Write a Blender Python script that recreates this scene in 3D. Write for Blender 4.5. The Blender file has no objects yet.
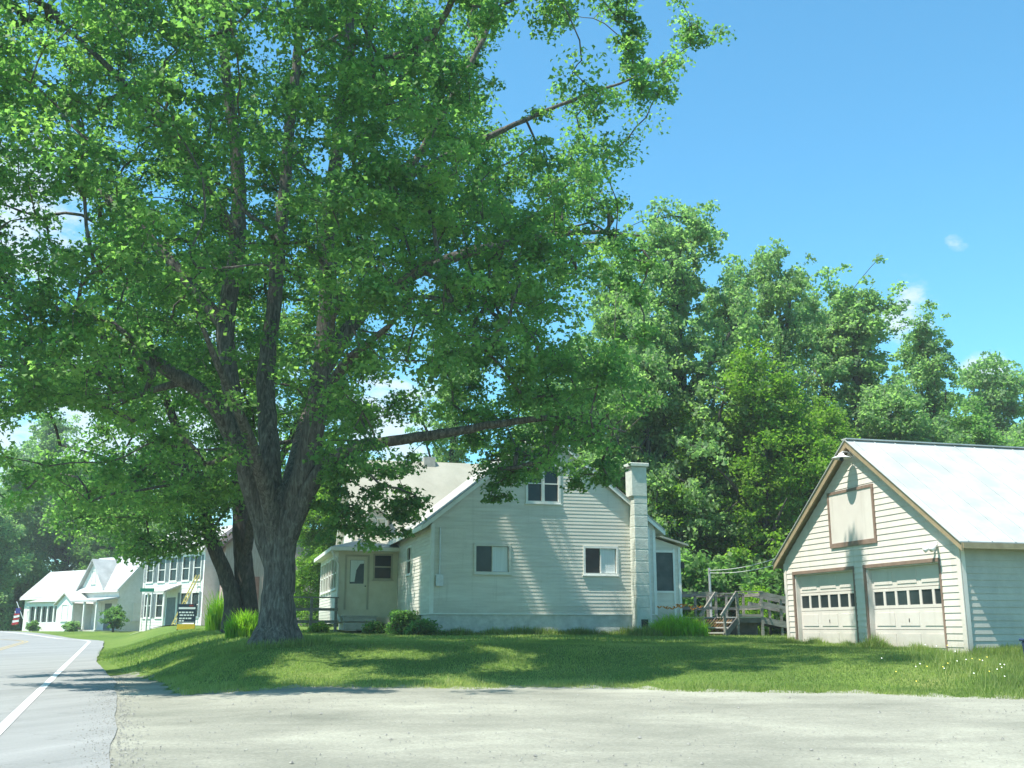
import bpy, math, random
import numpy as np
from mathutils import Vector, kdtree

R = math.radians
rng = np.random.default_rng(11)
random.seed(5)
scene = bpy.context.scene
col = scene.collection

# ------------------------------------------------------------------ camera
F_PX, PITCH, EYE = 1050.0, R(13.08), 1.5
SN, CS = math.sin(PITCH), math.cos(PITCH)
cam = bpy.data.cameras.new('camera'); cam_o = bpy.data.objects.new('camera', cam); col.objects.link(cam_o)
cam.sensor_width = 36.0; cam.lens = F_PX / 1024 * 36.0; cam.clip_start = 0.1; cam.clip_end = 6000
cam_o.location = (0, 0, EYE); cam_o.rotation_euler = (math.pi / 2 + PITCH, 0, 0)
scene.camera = cam_o

def P(px, py, Y):
    """world point seen at pixel (px,py) of the survey photograph, Y metres ahead"""
    xc, yc = (px - 512) / F_PX, (384 - py) / F_PX
    k = Y / (CS - yc * SN)
    return Vector((xc * k, Y, EYE + (SN + yc * CS) * k))

# ------------------------------------------------------------------ terrain
def sstep(x):
    x = np.clip(x, 0, 1); return x * x * (3 - 2 * x)

def edge_Y(X):
    X = np.asarray(X, float)
    return 21.5 - .34 * np.maximum(0, X - 1) + 2.1 * np.maximum(0, -6.3 - X) + .22 * np.sin(X * 1.3) + .12 * np.sin(X * 3.1 + 1)

def shoulder(Y): return .1 - .6 * sstep((np.asarray(Y, float) - 26) / 12)

def H(X, Y):
    X = np.asarray(X, float); Y = np.asarray(Y, float)
    t = .938 * X + .347 * Y
    base = .0088 * np.clip(Y, -20, 85) + .15 * sstep((Y - 11) / 9.5) * sstep((t - .4) / 3.5) * (1 - sstep((Y - 40) / 30))
    lawn = 1.05 + .013 * np.clip(Y - 24, 0, 45) - .012 * np.clip(X - 2, 0, 12) - .0008 * np.clip(Y - 69, 0, 200)
    wy = np.clip((Y - edge_Y(X) + .3) / 6.5, 0, 1)
    w = np.minimum(sstep((t - shoulder(Y)) / 4.3), .5 * wy + .5 * sstep(wy))
    far = np.clip((Y - 76) / 10, 0, 1)
    lawnfar = 1.28
    w2 = np.maximum(w, sstep(far) * .9)
    lw = lawn * (1 - far) + lawnfar * far
    left = sstep((-t - 10.5) / 4) * .35 * (1 - far)
    out = base * (1 - w2) + lw * w2 + left
    return out

def hz(x, y): return float(H(x, y))

# ------------------------------------------------------------------ material helpers
def new_mat(name):
    m = bpy.data.materials.new(name); m.use_nodes = True
    nt = m.node_tree; b = nt.nodes['Principled BSDF']
    return m, nt, b

def nd(nt, typ, **kw):
    n = nt.nodes.new(typ)
    for k, v in kw.items():
        if k.startswith('i_'):
            key = k[2:]
            n.inputs[int(key) if key.isdigit() else key.replace('_', ' ')].default_value = v
        else: setattr(n, k, v)
    return n

def ramp(nt, fac, stops):
    r = nt.nodes.new('ShaderNodeValToRGB'); e = r.color_ramp.elements
    while len(e) < len(stops): e.new(.5)
    for i, (p, c) in enumerate(stops): e[i].position = p; e[i].color = (*c, 1) if len(c) == 3 else c
    nt.links.new(fac, r.inputs[0]); return r

def surf(name, c1, c2, scale=6, rough=.7, bump=.2, bscale=None, stretch=(1, 1, 1), detail=6, c3=None, spec=.3, bdist=.02, metal=0, splash=None):
    """two or three tone procedural surface with a fine bump"""
    m, nt, b = new_mat(name); L = nt.links
    tc = nd(nt, 'ShaderNodeTexCoord'); mp = nd(nt, 'ShaderNodeMapping'); mp.inputs['Scale'].default_value = stretch
    L.new(tc.outputs['Object'], mp.inputs[0])
    n = nd(nt, 'ShaderNodeTexNoise', i_Scale=scale, i_Detail=detail, i_Roughness=.65); L.new(mp.outputs[0], n.inputs['Vector'])
    st = [(.35, c1), (.65, c2)] if c3 is None else [(.3, c1), (.52, c2), (.72, c3)]
    r = ramp(nt, n.outputs['Fac'], st); L.new(r.outputs[0], b.inputs['Base Color'])
    if splash:      # mud splashed up the foot of the wall, ragged, and rain streaks
        sp_ = nd(nt, 'ShaderNodeSeparateXYZ'); L.new(tc.outputs['Object'], sp_.inputs[0])
        mr = nd(nt, 'ShaderNodeMapRange'); mr.inputs[1].default_value = splash[0]; mr.inputs[2].default_value = splash[1]; mr.inputs[3].default_value = 1; mr.inputs[4].default_value = 0; L.new(sp_.outputs[2], mr.inputs[0])
        n3 = nd(nt, 'ShaderNodeTexNoise', i_Scale=5.0, i_Detail=6.0, i_Roughness=.7); L.new(tc.outputs['Object'], n3.inputs['Vector'])
        mm = nd(nt, 'ShaderNodeMath', operation='MULTIPLY'); L.new(mr.outputs[0], mm.inputs[0]); L.new(n3.outputs['Fac'], mm.inputs[1])
        m4 = nd(nt, 'ShaderNodeMapping'); m4.inputs['Scale'].default_value = (3.5, 3.5, .25); L.new(tc.outputs['Object'], m4.inputs[0])
        n4 = nd(nt, 'ShaderNodeTexNoise', i_Scale=1.6, i_Detail=5.0, i_Roughness=.6); L.new(m4.outputs[0], n4.inputs['Vector'])
        r4 = nd(nt, 'ShaderNodeMapRange'); r4.inputs[1].default_value = .56; r4.inputs[2].default_value = .8; r4.inputs[4].default_value = .35; L.new(n4.outputs['Fac'], r4.inputs[0])
        mxx = nd(nt, 'ShaderNodeMath', operation='MAXIMUM'); L.new(mm.outputs[0], mxx.inputs[0]); L.new(r4.outputs[0], mxx.inputs[1])
        mc = nd(nt, 'ShaderNodeMix', data_type='RGBA'); L.new(mxx.outputs[0], mc.inputs[0]); L.new(r.outputs[0], mc.inputs[6]); mc.inputs[7].default_value = (.27, .25, .19, 1); L.new(mc.outputs[2], b.inputs['Base Color'])
    b.inputs['Roughness'].default_value = rough; b.inputs['Specular IOR Level'].default_value = spec; b.inputs['Metallic'].default_value = metal
    n2 = nd(nt, 'ShaderNodeTexNoise', i_Scale=bscale or scale * 6, i_Detail=4.0); L.new(mp.outputs[0], n2.inputs['Vector'])
    bp = nd(nt, 'ShaderNodeBump', i_Strength=bump, i_Distance=bdist); L.new(n2.outputs['Fac'], bp.inputs['Height']); L.new(bp.outputs[0], b.inputs['Normal'])
    return m

def leaf_mat(name, dark, mid, light, trans=.35, rough=.55, spec=.22):
    m, nt, b = new_mat(name); L = nt.links
    at = nd(nt, 'ShaderNodeAttribute', attribute_name='tint')
    r = ramp(nt, at.outputs['Fac'], [(0., dark), (.5, mid), (1., light)])
    L.new(r.outputs[0], b.inputs['Base Color']); b.inputs['Roughness'].default_value = rough; b.inputs['Specular IOR Level'].default_value = spec
    tr = nd(nt, 'ShaderNodeBsdfTranslucent')
    mx = nd(nt, 'ShaderNodeMix', data_type='RGBA', blend_type='MULTIPLY'); mx.inputs[0].default_value = 1
    L.new(r.outputs[0], mx.inputs[6]); mx.inputs[7].default_value = (2.05, 2.5, 1.25, 1); L.new(mx.outputs[2], tr.inputs[0])
    ms = nd(nt, 'ShaderNodeMixShader'); ms.inputs[0].default_value = trans
    L.new(b.outputs[0], ms.inputs[1]); L.new(tr.outputs[0], ms.inputs[2])
    L.new(ms.outputs[0], nt.nodes['Material Output'].inputs[0])
    return m

M = {}
M['white'] = surf('white_paint', (.66, .66, .60), (.76, .76, .71), 3, .6, .12, 40)
M['cream'] = surf('cream_paint', (.62, .555, .49), (.69, .625, .555), 2.2, .55, .10, 40, splash=(0, .75))
M['creamdoor'] = surf('cream_door_paint', (.60, .54, .48), (.66, .60, .535), 1.4, .5, .06, 40, splash=(0, .55))
M['housewhite'] = surf('weathered_white_siding', (.56, .53, .455), (.68, .655, .57), 1.3, .65, .15, 30, stretch=(.5, .5, 5.5), splash=(.4, 1.1))
M['porchcream'] = surf('porch_cream_paint', (.56, .51, .38), (.64, .59, .46), 2.5, .6, .1, 30)
M['brown'] = surf('brown_trim_paint', (.20, .135, .10), (.27, .185, .14), 6, .6, .2, 60)
M['tan'] = surf('tan_fascia', (.27, .205, .12), (.36, .28, .17), 5, .65, .2, 60)
M['roofwhite'] = surf('white_metal_roof', (.33, .345, .335), (.45, .46, .445), 1.2, .5, .08, 14, spec=.2)
M['roofcream'] = surf('cream_metal_roof', (.30, .295, .24), (.36, .35, .29), 1.0, .5, .08, 14, spec=.4)
M['roofgrey'] = surf('grey_shingles', (.30, .30, .28), (.43, .42, .39), 5, .85, .4, 40)
M['found'] = surf('painted_stone_foundation', (.42, .42, .38), (.57, .56, .51), 3.5, .8, .5, 9)
M['glass'] = surf('window_glass', (.018, .025, .026), (.032, .042, .042), 2, .12, .03, 3, spec=.25)
M['screen'] = surf('insect_screen', (.05, .07, .065), (.085, .105, .10), 3, .6, .1, 80)
M['curtain'] = surf('pale_curtain', (.60, .64, .62), (.70, .73, .71), 2, .8, .2, 20, stretch=(12, 12, .4))
M['block'] = surf('painted_masonry', (.46, .48, .42), (.58, .60, .53), 4, .8, .4, 18)
M['wood'] = surf('weathered_wood', (.15, .14, .118), (.27, .255, .225), 3, .8, .3, 30, stretch=(1, 1, 6))
M['wooddark'] = surf('dark_old_wood', (.075, .07, .062), (.14, .13, .115), 4, .85, .3, 30)
M['woodpale'] = surf('sun_bleached_boards', (.34, .335, .30), (.46, .45, .41), 4, .75, .25, 30)
M['lattice'] = surf('orange_brown_lattice', (.33, .17, .07), (.46, .27, .12), 6, .7, .2, 40)
M['metal'] = surf('galvanised_metal', (.42, .43, .43), (.55, .56, .56), 6, .45, .1, 40, metal=.5)
M['lamp'] = surf('enamel_lamp_white', (.75, .76, .76), (.8, .8, .8), 5, .3, .02, 30, spec=.5)
M['black'] = surf('black_iron', (.02, .02, .02), (.04, .04, .04), 8, .5, .1, 40)
M['blue'] = surf('dark_blue_plastic', (.02, .035, .085), (.03, .05, .12), 5, .4, .05, 30, spec=.5)
M['navy'] = surf('navy_sign_panel', (.015, .03, .05), (.022, .04, .065), 6, .4, .03, 30)
M['signwhite'] = surf('sign_white', (.7, .72, .72), (.76, .77, .77), 6, .5, .03, 30)
M['signred'] = surf('sign_red', (.25, .04, .04), (.3, .05, .05), 6, .5, .03, 30)
M['yellow'] = surf('yellow_sign_paint', (.62, .40, .03), (.70, .47, .05), 6, .5, .05, 30)
M['ladderyellow'] = surf('faded_yellow_fibreglass', (.62, .50, .16), (.7, .58, .22), 6, .5, .05, 30)
M['green'] = surf('green_sign_enamel', (.01, .16, .10), (.015, .20, .125), 6, .4, .03, 30)
M['red'] = surf('flag_red', (.35, .03, .035), (.42, .04, .045), 6, .8, .1, 30)
M['flagwhite'] = surf('flag_white', (.72, .72, .72), (.78, .78, .78), 6, .8, .1, 30)
M['flagblue'] = surf('flag_blue', (.03, .04, .18), (.04, .05, .22), 6, .8, .1, 30)
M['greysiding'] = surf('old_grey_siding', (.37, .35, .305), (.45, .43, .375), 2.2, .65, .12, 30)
M['doortrim'] = surf('porch_trim_paint', (.36, .33, .24), (.42, .38, .29), 3, .6, .1, 30)
M['bark'] = None
M['barnwall'] = surf('faded_pink_boards', (.34, .23, .20), (.46, .34, .31), 2, .8, .3, 20, stretch=(6, 6, .6))
M['barnroof'] = surf('brown_rusty_roof', (.13, .065, .05), (.23, .12, .095), 1.5, .8, .3, 14)
M['shutter'] = surf('grey_green_shutters', (.10, .13, .13), (.15, .18, .18), 4, .6, .1, 30)
M['orange'] = surf('orange_petals', (.70, .22, .03), (.80, .32, .06), 9, .6, .05, 30)
M['petal'] = surf('white_petals', (.72, .72, .60), (.8, .8, .72), 9, .6, .05, 30)
M['petaly'] = surf('yellow_petals', (.72, .55, .06), (.8, .65, .12), 9, .6, .05, 30)

def bark_mat(name, c1, c2, c3):
    m, nt, b = new_mat(name); L = nt.links
    tc = nd(nt, 'ShaderNodeTexCoord'); mp = nd(nt, 'ShaderNodeMapping'); mp.inputs['Scale'].default_value = (7, 7, 1.5)
    L.new(tc.outputs['Object'], mp.inputs[0])
    v = nd(nt, 'ShaderNodeTexNoise', i_Scale=2.0, i_Detail=8.0, i_Roughness=.7, i_Distortion=.6); L.new(mp.outputs[0], v.inputs['Vector'])
    r = ramp(nt, v.outputs['Fac'], [(.34, c1), (.5, c2), (.68, c3)]); L.new(r.outputs[0], b.inputs['Base Color'])
    b.inputs['Roughness'].default_value = .9; b.inputs['Specular IOR Level'].default_value = .15
    bp = nd(nt, 'ShaderNodeBump', i_Strength=.9, i_Distance=.06); L.new(v.outputs['Fac'], bp.inputs['Height']); L.new(bp.outputs[0], b.inputs['Normal'])
    return m
M['bark'] = bark_mat('maple_bark', (.045, .04, .036), (.12, .108, .095), (.25, .235, .205))
M['bark2'] = bark_mat('dark_bark', (.03, .028, .025), (.07, .064, .056), (.14, .13, .115))

M['maple'] = leaf_mat('maple_leaves', (.058, .122, .05), (.11, .2, .07), (.195, .295, .10), .56)
M['leaf2'] = leaf_mat('bright_leaves', (.075, .155, .022), (.13, .225, .03), (.20, .29, .05), .46)
M['leaf3'] = leaf_mat('grey_green_leaves', (.105, .175, .09), (.165, .25, .12), (.24, .33, .165), .54)
M['leaf4'] = leaf_mat('deep_leaves', (.065, .135, .052), (.11, .20, .07), (.175, .27, .095), .54)
M['grassblade'] = leaf_mat('grass_blades', (.12, .165, .052), (.185, .235, .072), (.31, .32, .13), .42, .6, .2)
M['weed'] = leaf_mat('tall_weeds', (.12, .22, .018), (.19, .32, .025), (.27, .40, .05), .45, .5, .2)

# ground materials ---------------------------------------------------
def lawn_mat():
    m, nt, b = new_mat('lawn_soil_and_turf'); L = nt.links
    tc = nd(nt, 'ShaderNodeTexCoord')
    n1 = nd(nt, 'ShaderNodeTexNoise', i_Scale=.35, i_Detail=6.0, i_Roughness=.6); L.new(tc.outputs['Object'], n1.inputs['Vector'])
    n2 = nd(nt, 'ShaderNodeTexNoise', i_Scale=9.0, i_Detail=6.0, i_Roughness=.7); L.new(tc.outputs['Object'], n2.inputs['Vector'])
    r1 = ramp(nt, n1.outputs['Fac'], [(.3, (.09, .155, .035)), (.55, (.13, .20, .045)), (.75, (.20, .22, .08))])
    r2 = ramp(nt, n2.outputs['Fac'], [(.3, (.55, .6, .5)), (.7, (1.25, 1.2, 1.1))])
    mx = nd(nt, 'ShaderNodeMix', data_type='RGBA', blend_type='MULTIPLY'); mx.inputs[0].default_value = 1
    L.new(r1.outputs[0], mx.inputs[6]); L.new(r2.outputs[0], mx.inputs[7]); L.new(mx.outputs[2], b.inputs['Base Color'])
    b.inputs['Roughness'].default_value = .95; b.inputs['Specular IOR Level'].default_value = .1
    bp = nd(nt, 'ShaderNodeBump', i_Strength=.8, i_Distance=.06); L.new(n2.outputs['Fac'], bp.inputs['Height']); L.new(bp.outputs[0], b.inputs['Normal'])
    return m
M['lawn'] = lawn_mat()

def gravel_mat():
    m, nt, b = new_mat('pale_gravel'); L = nt.links
    tc = nd(nt, 'ShaderNodeTexCoord'); mp = nd(nt, 'ShaderNodeMapping'); mp.inputs['Scale'].default_value = (.32, .62, 1); mp.inputs['Rotation'].default_value = (0, 0, R(14))
    L.new(tc.outputs['Object'], mp.inputs[0])
    n1 = nd(nt, 'ShaderNodeTexNoise', i_Scale=1.5, i_Detail=7.0, i_Roughness=.62, i_Distortion=.5); L.new(mp.outputs[0], n1.inputs['Vector'])
    n2 = nd(nt, 'ShaderNodeTexNoise', i_Scale=26.0, i_Detail=6.0, i_Roughness=.8); L.new(tc.outputs['Object'], n2.inputs['Vector'])
    v = nd(nt, 'ShaderNodeTexVoronoi', i_Scale=26.0); L.new(tc.outputs['Object'], v.inputs['Vector'])
    nL = nd(nt, 'ShaderNodeTexNoise', i_Scale=.28, i_Detail=4.0); L.new(tc.outputs['Object'], nL.inputs['Vector']); mL = nd(nt, 'ShaderNodeMath', operation='MULTIPLY_ADD'); L.new(nL.outputs['Fac'], mL.inputs[0]); mL.inputs[1].default_value = .9; mL.inputs[2].default_value = -.45; mA = nd(nt, 'ShaderNodeMath', operation='MULTIPLY_ADD'); L.new(n1.outputs['Fac'], mA.inputs[0]); mA.inputs[1].default_value = .6; mA.inputs[2].default_value = .2; mS = nd(nt, 'ShaderNodeMath', operation='ADD'); L.new(mL.outputs[0], mS.inputs[0]); L.new(mA.outputs[0], mS.inputs[1])
    r1 = ramp(nt, mS.outputs[0], [(.25, (.18, .185, .15)), (.5, (.285, .283, .232)), (.72, (.39, .388, .315))])
    r2 = ramp(nt, n2.outputs['Fac'], [(.3, (.76, .76, .75)), (.7, (1.16, 1.16, 1.16))])
    r3 = ramp(nt, v.outputs['Color'], [(0, (.9, .9, .9)), (1, (1.08, 1.08, 1.08))])
    mx = nd(nt, 'ShaderNodeMix', data_type='RGBA', blend_type='MULTIPLY'); mx.inputs[0].default_value = 1
    mx2 = nd(nt, 'ShaderNodeMix', data_type='RGBA', blend_type='MULTIPLY'); mx2.inputs[0].default_value = 1
    L.new(r1.outputs[0], mx.inputs[6]); L.new(r2.outputs[0], mx.inputs[7]); L.new(mx.outputs[2], mx2.inputs[6]); L.new(r3.outputs[0], mx2.inputs[7])
    L.new(mx2.outputs[2], b.inputs['Base Color']); b.inputs['Roughness'].default_value = .95; b.inputs['Specular IOR Level'].default_value = .12
    bp = nd(nt, 'ShaderNodeBump', i_Strength=.7, i_Distance=.03); L.new(n2.outputs['Fac'], bp.inputs['Height'])
    bp2 = nd(nt, 'ShaderNodeBump', i_Strength=.6, i_Distance=.14); L.new(n1.outputs['Fac'], bp2.inputs['Height']); L.new(bp.outputs[0], bp2.inputs['Normal']); L.new(bp2.outputs[0], b.inputs['Normal'])
    return m
M['gravel'] = gravel_mat()

def asphalt_mat():
    m, nt, b = new_mat('worn_asphalt'); L = nt.links
    tc = nd(nt, 'ShaderNodeTexCoord'); mp = nd(nt, 'ShaderNodeMapping'); mp.inputs['Rotation'].default_value = (0, 0, R(-20.3)); mp.vector_type = 'TEXTURE'; mp.inputs['Scale'].default_value = (.9, 9., 1)
    L.new(tc.outputs['Object'], mp.inputs[0])
    n1 = nd(nt, 'ShaderNodeTexNoise', i_Scale=1.4, i_Detail=6.0, i_Roughness=.6); L.new(mp.outputs[0], n1.inputs['Vector'])
    n2 = nd(nt, 'ShaderNodeTexNoise', i_Scale=40.0, i_Detail=4.0, i_Roughness=.8); L.new(tc.outputs['Object'], n2.inputs['Vector'])
    r1 = ramp(nt, n1.outputs['Fac'], [(.3, (.205, .21, .20)), (.55, (.25, .254, .243)), (.75, (.295, .298, .285))])
    r2 = ramp(nt, n2.outputs['Fac'], [(.3, (.8, .8, .8)), (.7, (1.15, 1.15, 1.15))])
    mx = nd(nt, 'ShaderNodeMix', data_type='RGBA', blend_type='MULTIPLY'); mx.inputs[0].default_value = 1
    L.new(r1.outputs[0], mx.inputs[6]); L.new(r2.outputs[0], mx.inputs[7])
    vo = nd(nt, 'ShaderNodeTexVoronoi', feature='DISTANCE_TO_EDGE', i_Scale=.33); nw = nd(nt, 'ShaderNodeTexNoise', i_Scale=1.2, i_Detail=5.0); L.new(tc.outputs['Object'], nw.inputs['Vector'])
    va = nd(nt, 'ShaderNodeVectorMath', operation='MULTIPLY_ADD'); L.new(nw.outputs['Color'], va.inputs[0]); va.inputs[1].default_value = (1.6, 1.6, 0); L.new(tc.outputs['Object'], va.inputs[2]); L.new(va.outputs[0], vo.inputs['Vector'])
    cr = ramp(nt, vo.outputs['Distance'], [(0, (.8, .8, .8)), (.008, (1, 1, 1))]); mc = nd(nt, 'ShaderNodeMix', data_type='RGBA', blend_type='MULTIPLY'); mc.inputs[0].default_value = 1
    L.new(mx.outputs[2], mc.inputs[6]); L.new(cr.outputs[0], mc.inputs[7]); mx = mc
    L.new(mx.outputs[2], b.inputs['Base Color']); b.inputs['Roughness'].default_value = .75; b.inputs['Specular IOR Level'].default_value = .35
    bp = nd(nt, 'ShaderNodeBump', i_Strength=.4, i_Distance=.01); L.new(n2.outputs['Fac'], bp.inputs['Height']); L.new(bp.outputs[0], b.inputs['Normal'])
    return m
M['asphalt'] = asphalt_mat()
M['line'] = surf('worn_white_line', (.58, .59, .58), (.72, .73, .72), 5, .7, .2, 40)
M['yline'] = surf('worn_yellow_line', (.36, .29, .16), (.42, .34, .19), 5, .7, .2, 40)

# ------------------------------------------------------------------ object helpers
def tag(o, label=None, cat=None, group=None, kind=None):
    if label: o['label'] = label
    if cat: o['category'] = cat
    if group: o['group'] = group
    if kind: o['kind'] = kind
    return o

def empty(name, loc, rz=0, label=None, cat=None, group=None):
    o = bpy.data.objects.new(name, None); o.empty_display_size = .3; col.objects.link(o)
    o.location = loc; o.rotation_euler = (0, 0, rz)
    return tag(o, label, cat, group)

class MB:
    def __init__(s): s.v = []; s.f = []; s.frame()
    def frame(s, o=(0, 0, 0), ux=(1, 0, 0), uy=(0, 1, 0), uz=(0, 0, 1)):
        s.o, s.ux, s.uy, s.uz = Vector(o), Vector(ux), Vector(uy), Vector(uz); return s
    def pt(s, a, b, c): return s.o + s.ux * a + s.uy * b + s.uz * c
    def add(s, vs, fs):
        n = len(s.v); s.v += [tuple(x) for x in vs]; s.f += [tuple(n + i for i in f) for f in fs]
    def quad(s, *pts): s.add([s.pt(*p) for p in pts], [tuple(range(len(pts)))])
    def box(s, a0, a1, b0, b1, c0, c1):
        vs = [s.pt(a, b, c) for c in (c0, c1) for b in (b0, b1) for a in (a0, a1)]
        s.add(vs, [(0, 2, 3, 1), (4, 5, 7, 6), (0, 1, 5, 4), (2, 6, 7, 3), (0, 4, 6, 2), (1, 3, 7, 5)])
        return s
    def prism(s, poly, b0, b1):
        """polygon in (a,c), extruded along b"""
        n = len(poly); vs = [s.pt(a, b0, c) for a, c in poly] + [s.pt(a, b1, c) for a, c in poly]
        fs = [tuple(range(n))[::-1], tuple(range(n, 2 * n))] + [(i, (i + 1) % n, n + (i + 1) % n, n + i) for i in range(n)]
        s.add(vs, fs); return s
    def bar(s, p, q, w, h=None, up=(0, 0, 1)):
        """rectangular bar from p to q (frame coordinates)"""
        h = h or w; p, q = s.pt(*p), s.pt(*q); d = (q - p).normalized(); up = Vector(up)
        if abs(d.dot(up)) > .99: up = Vector((1, 0, 0))
        sx = d.cross(up).normalized() * w / 2; sz = sx.cross(d).normalized() * h / 2
        vs = [x + a * sx + b * sz for x in (p, q) for a, b in ((-1, -1), (1, -1), (1, 1), (-1, 1))]
        s.add(vs, [(3, 2, 1, 0), (4, 5, 6, 7)] + [(i, (i + 1) % 4, 4 + (i + 1) % 4, 4 + i) for i in range(4)]); return s
    def tube(s, pts, rad, n=8, cap=True):
        pts = [s.pt(*p) for p in pts]; m = len(pts)
        if not hasattr(rad, '__len__'): rad = [rad] * m
        ref = Vector((0, 0, 1)) if abs((pts[-1] - pts[0]).normalized().z) < .9 else Vector((1, 0, 0)); vs = []
        for i, p in enumerate(pts):
            d = (pts[min(i + 1, m - 1)] - pts[max(i - 1, 0)]).normalized(); x = d.cross(ref).normalized(); y = x.cross(d)
            for k in range(n):
                a = 2 * math.pi * k / n; vs.append(p + (x * math.cos(a) + y * math.sin(a)) * rad[i])
        fs = [(i * n + k, i * n + (k + 1) % n, (i + 1) * n + (k + 1) % n, (i + 1) * n + k) for i in range(m - 1) for k in range(n)]
        if cap: fs += [tuple(range(n))[::-1], tuple(range((m - 1) * n, m * n))]
        s.add(vs, fs); return s
    def lathe(s, prof, n=16, c=(0, 0, 0)):
        m = len(prof); vs = [s.pt(c[0] + r * math.cos(2 * math.pi * k / n), c[1] + r * math.sin(2 * math.pi * k / n), c[2] + z) for r, z in prof for k in range(n)]
        fs = [(i * n + k, i * n + (k + 1) % n, (i + 1) * n + (k + 1) % n, (i + 1) * n + k) for i in range(m - 1) for k in range(n)]
        s.add(vs, fs); return s
    def build(s, name, mat, parent=None, smooth=False, bevel=0):
        me = bpy.data.meshes.new(name); me.from_pydata(s.v, [], s.f); me.materials.append(mat)
        if smooth: me.polygons.foreach_set('use_smooth', [True] * len(me.polygons))
        o = bpy.data.objects.new(name, me); col.objects.link(o)
        if parent: o.parent = parent
        if bevel:
            bv = o.modifiers.new('bevel', 'BEVEL'); bv.width = bevel; bv.segments = 1; bv.limit_method = 'ANGLE'
        return o

def np_mesh(name, verts, nper, mat, parent=None, tint=None, smooth=False):
    """mesh of separate n-gons, verts shape (count*nper,3)"""
    me = bpy.data.meshes.new(name); nv = len(verts); nf = nv // nper
    me.vertices.add(nv); me.vertices.foreach_set('co', np.ascontiguousarray(verts, np.float32).ravel())
    me.loops.add(nv); me.loops.foreach_set('vertex_index', np.arange(nv, dtype=np.int32))
    me.polygons.add(nf); me.polygons.foreach_set('loop_start', np.arange(0, nv, nper, dtype=np.int32))
    me.materials.append(mat); me.update(calc_edges=True)
    if tint is not None:
        a = me.attributes.new('tint', 'FLOAT', 'POINT'); a.data.foreach_set('value', np.repeat(tint, nper).astype(np.float32))
    if smooth: me.polygons.foreach_set('use_smooth', [True] * nf)
    o = bpy.data.objects.new(name, me); col.objects.link(o)
    if parent: o.parent = parent
    return o

def grid_mesh(name, X, Y, Z, mat, skip=None):
    r, c = X.shape; v = np.stack([X, Y, Z], -1).reshape(-1, 3)
    idx = np.arange(r * c).reshape(r, c)
    q = np.stack([idx[:-1, :-1], idx[:-1, 1:], idx[1:, 1:], idx[1:, :-1]], -1).reshape(-1, 4)
    me = bpy.data.meshes.new(name); nf = len(q)
    me.vertices.add(len(v)); me.vertices.foreach_set('co', v.astype(np.float32).ravel())
    me.loops.add(nf * 4); me.loops.foreach_set('vertex_index', q.astype(np.int32).ravel())
    me.polygons.add(nf); me.polygons.foreach_set('loop_start', np.arange(0, nf * 4, 4, dtype=np.int32))
    me.polygons.foreach_set('use_smooth', [True] * nf)
    me.materials.append(mat); me.update(calc_edges=True)
    o = bpy.data.objects.new(name, me); col.objects.link(o); return o

# ------------------------------------------------------------------ ground, road, gravel
def axis(lo, hi, dlo, dhi, step):
    mid = list(np.arange(dlo, dhi + 1e-6, step)); a = []; x = dlo; s = step
    while x > lo: s *= 1.35; x -= s; a.append(x)
    b = []; x = mid[-1]; s = step
    while x < hi: s *= 1.35; x += s; b.append(x)
    return np.array(a[::-1] + mid + b)
gx, gy = np.meshgrid(axis(-2500, 2500, -48, 26, .5), axis(-600, 4000, -4, 104, .5))
gz = H(gx, gy)
dist = np.hypot(gx, gy)
gz = gz + np.clip(dist - 140, 0, 1e9) * .004
gz = gz - .05 * ((.938 * gx + .347 * gy < shoulder(gy) - .6) & (.938 * gx + .347 * gy > -9) & (gy < 66))
tag(grid_mesh('ground', gx, gy, gz, M['lawn']), kind='structure', label='grassy ground of the yard and beyond')

# road: right asphalt edge at t=.1, curves left past s=60
ud = np.array([-.347, .938]); nr = np.array([.938, .347])
def road_line(t):
    pts = []
    for s in np.arange(-14, 72, 1.0): pts.append(ud * s + nr * t)
    Rr = 30.0; c = ud * 72 - nr * Rr
    for a in np.arange(0, 1.3, .022):
        pts.append(c + (nr * math.cos(a) + ud * math.sin(a)) * (Rr + t))
    return np.array(pts)
def road_sheet(name, t0, t1, lift, mat, n=8, label=None, follow=None):
    L = [road_line(t) for t in np.linspace(t0, t1, n)]
    if n > 10:
        dl = np.convolve(rng.normal(0, .07, len(L[-1])), [.3, .4, .3], 'same') + .02 + shoulder(L[-1][:, 1]) - .1
        L = [l + nr[None] * (dl * np.clip((t + 1.1) / 1.22, 0, 1))[:, None] for l, t in zip(L, np.linspace(t0, t1, n))]
    X = np.stack([l[:, 0] for l in L], 1); Y = np.stack([l[:, 1] for l in L], 1)
    Z = np.maximum.reduce([H(X + dx, Y + dy) for dx in (-.35, 0, .35) for dy in (-.35, 0, .35)]) * .5 + H(X, Y) * .5 + lift
    far = sstep((Y - 45) / 20); Z = Z + far * .03
    return tag(grid_mesh(name, X, Y, Z, mat), kind='structure', label=label)
road_sheet('road', -8.8, .12, .032, M['asphalt'], 24, 'grey asphalt road curving away to the left')
road_sheet('edge_line', -1.40, -1.25, .040, M['line'], 2, 'white edge line on the road')
road_sheet('centre_line', -4.95, -4.83, .040, M['yline'], 2, 'yellow centre line on the road')
road_sheet('centre_line', -5.2, -5.08, .040, M['yline'], 2, 'yellow centre line on the road')

# side street running right in front of the far houses
ss = np.linspace(0, 1, 60)[:, None]; ww = np.linspace(-1.6, 1.6, 8)[None, :]
cx = -26.5 + ss * 16; cy = 76.0 + ss * 8.5 + ww + 0 * cx; cx = cx + 0 * ww
tag(grid_mesh('side_street', cx, cy, H(cx, cy) + .07, M['gravel']), kind='structure', label='pale side street crossing the far lawn')

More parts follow.
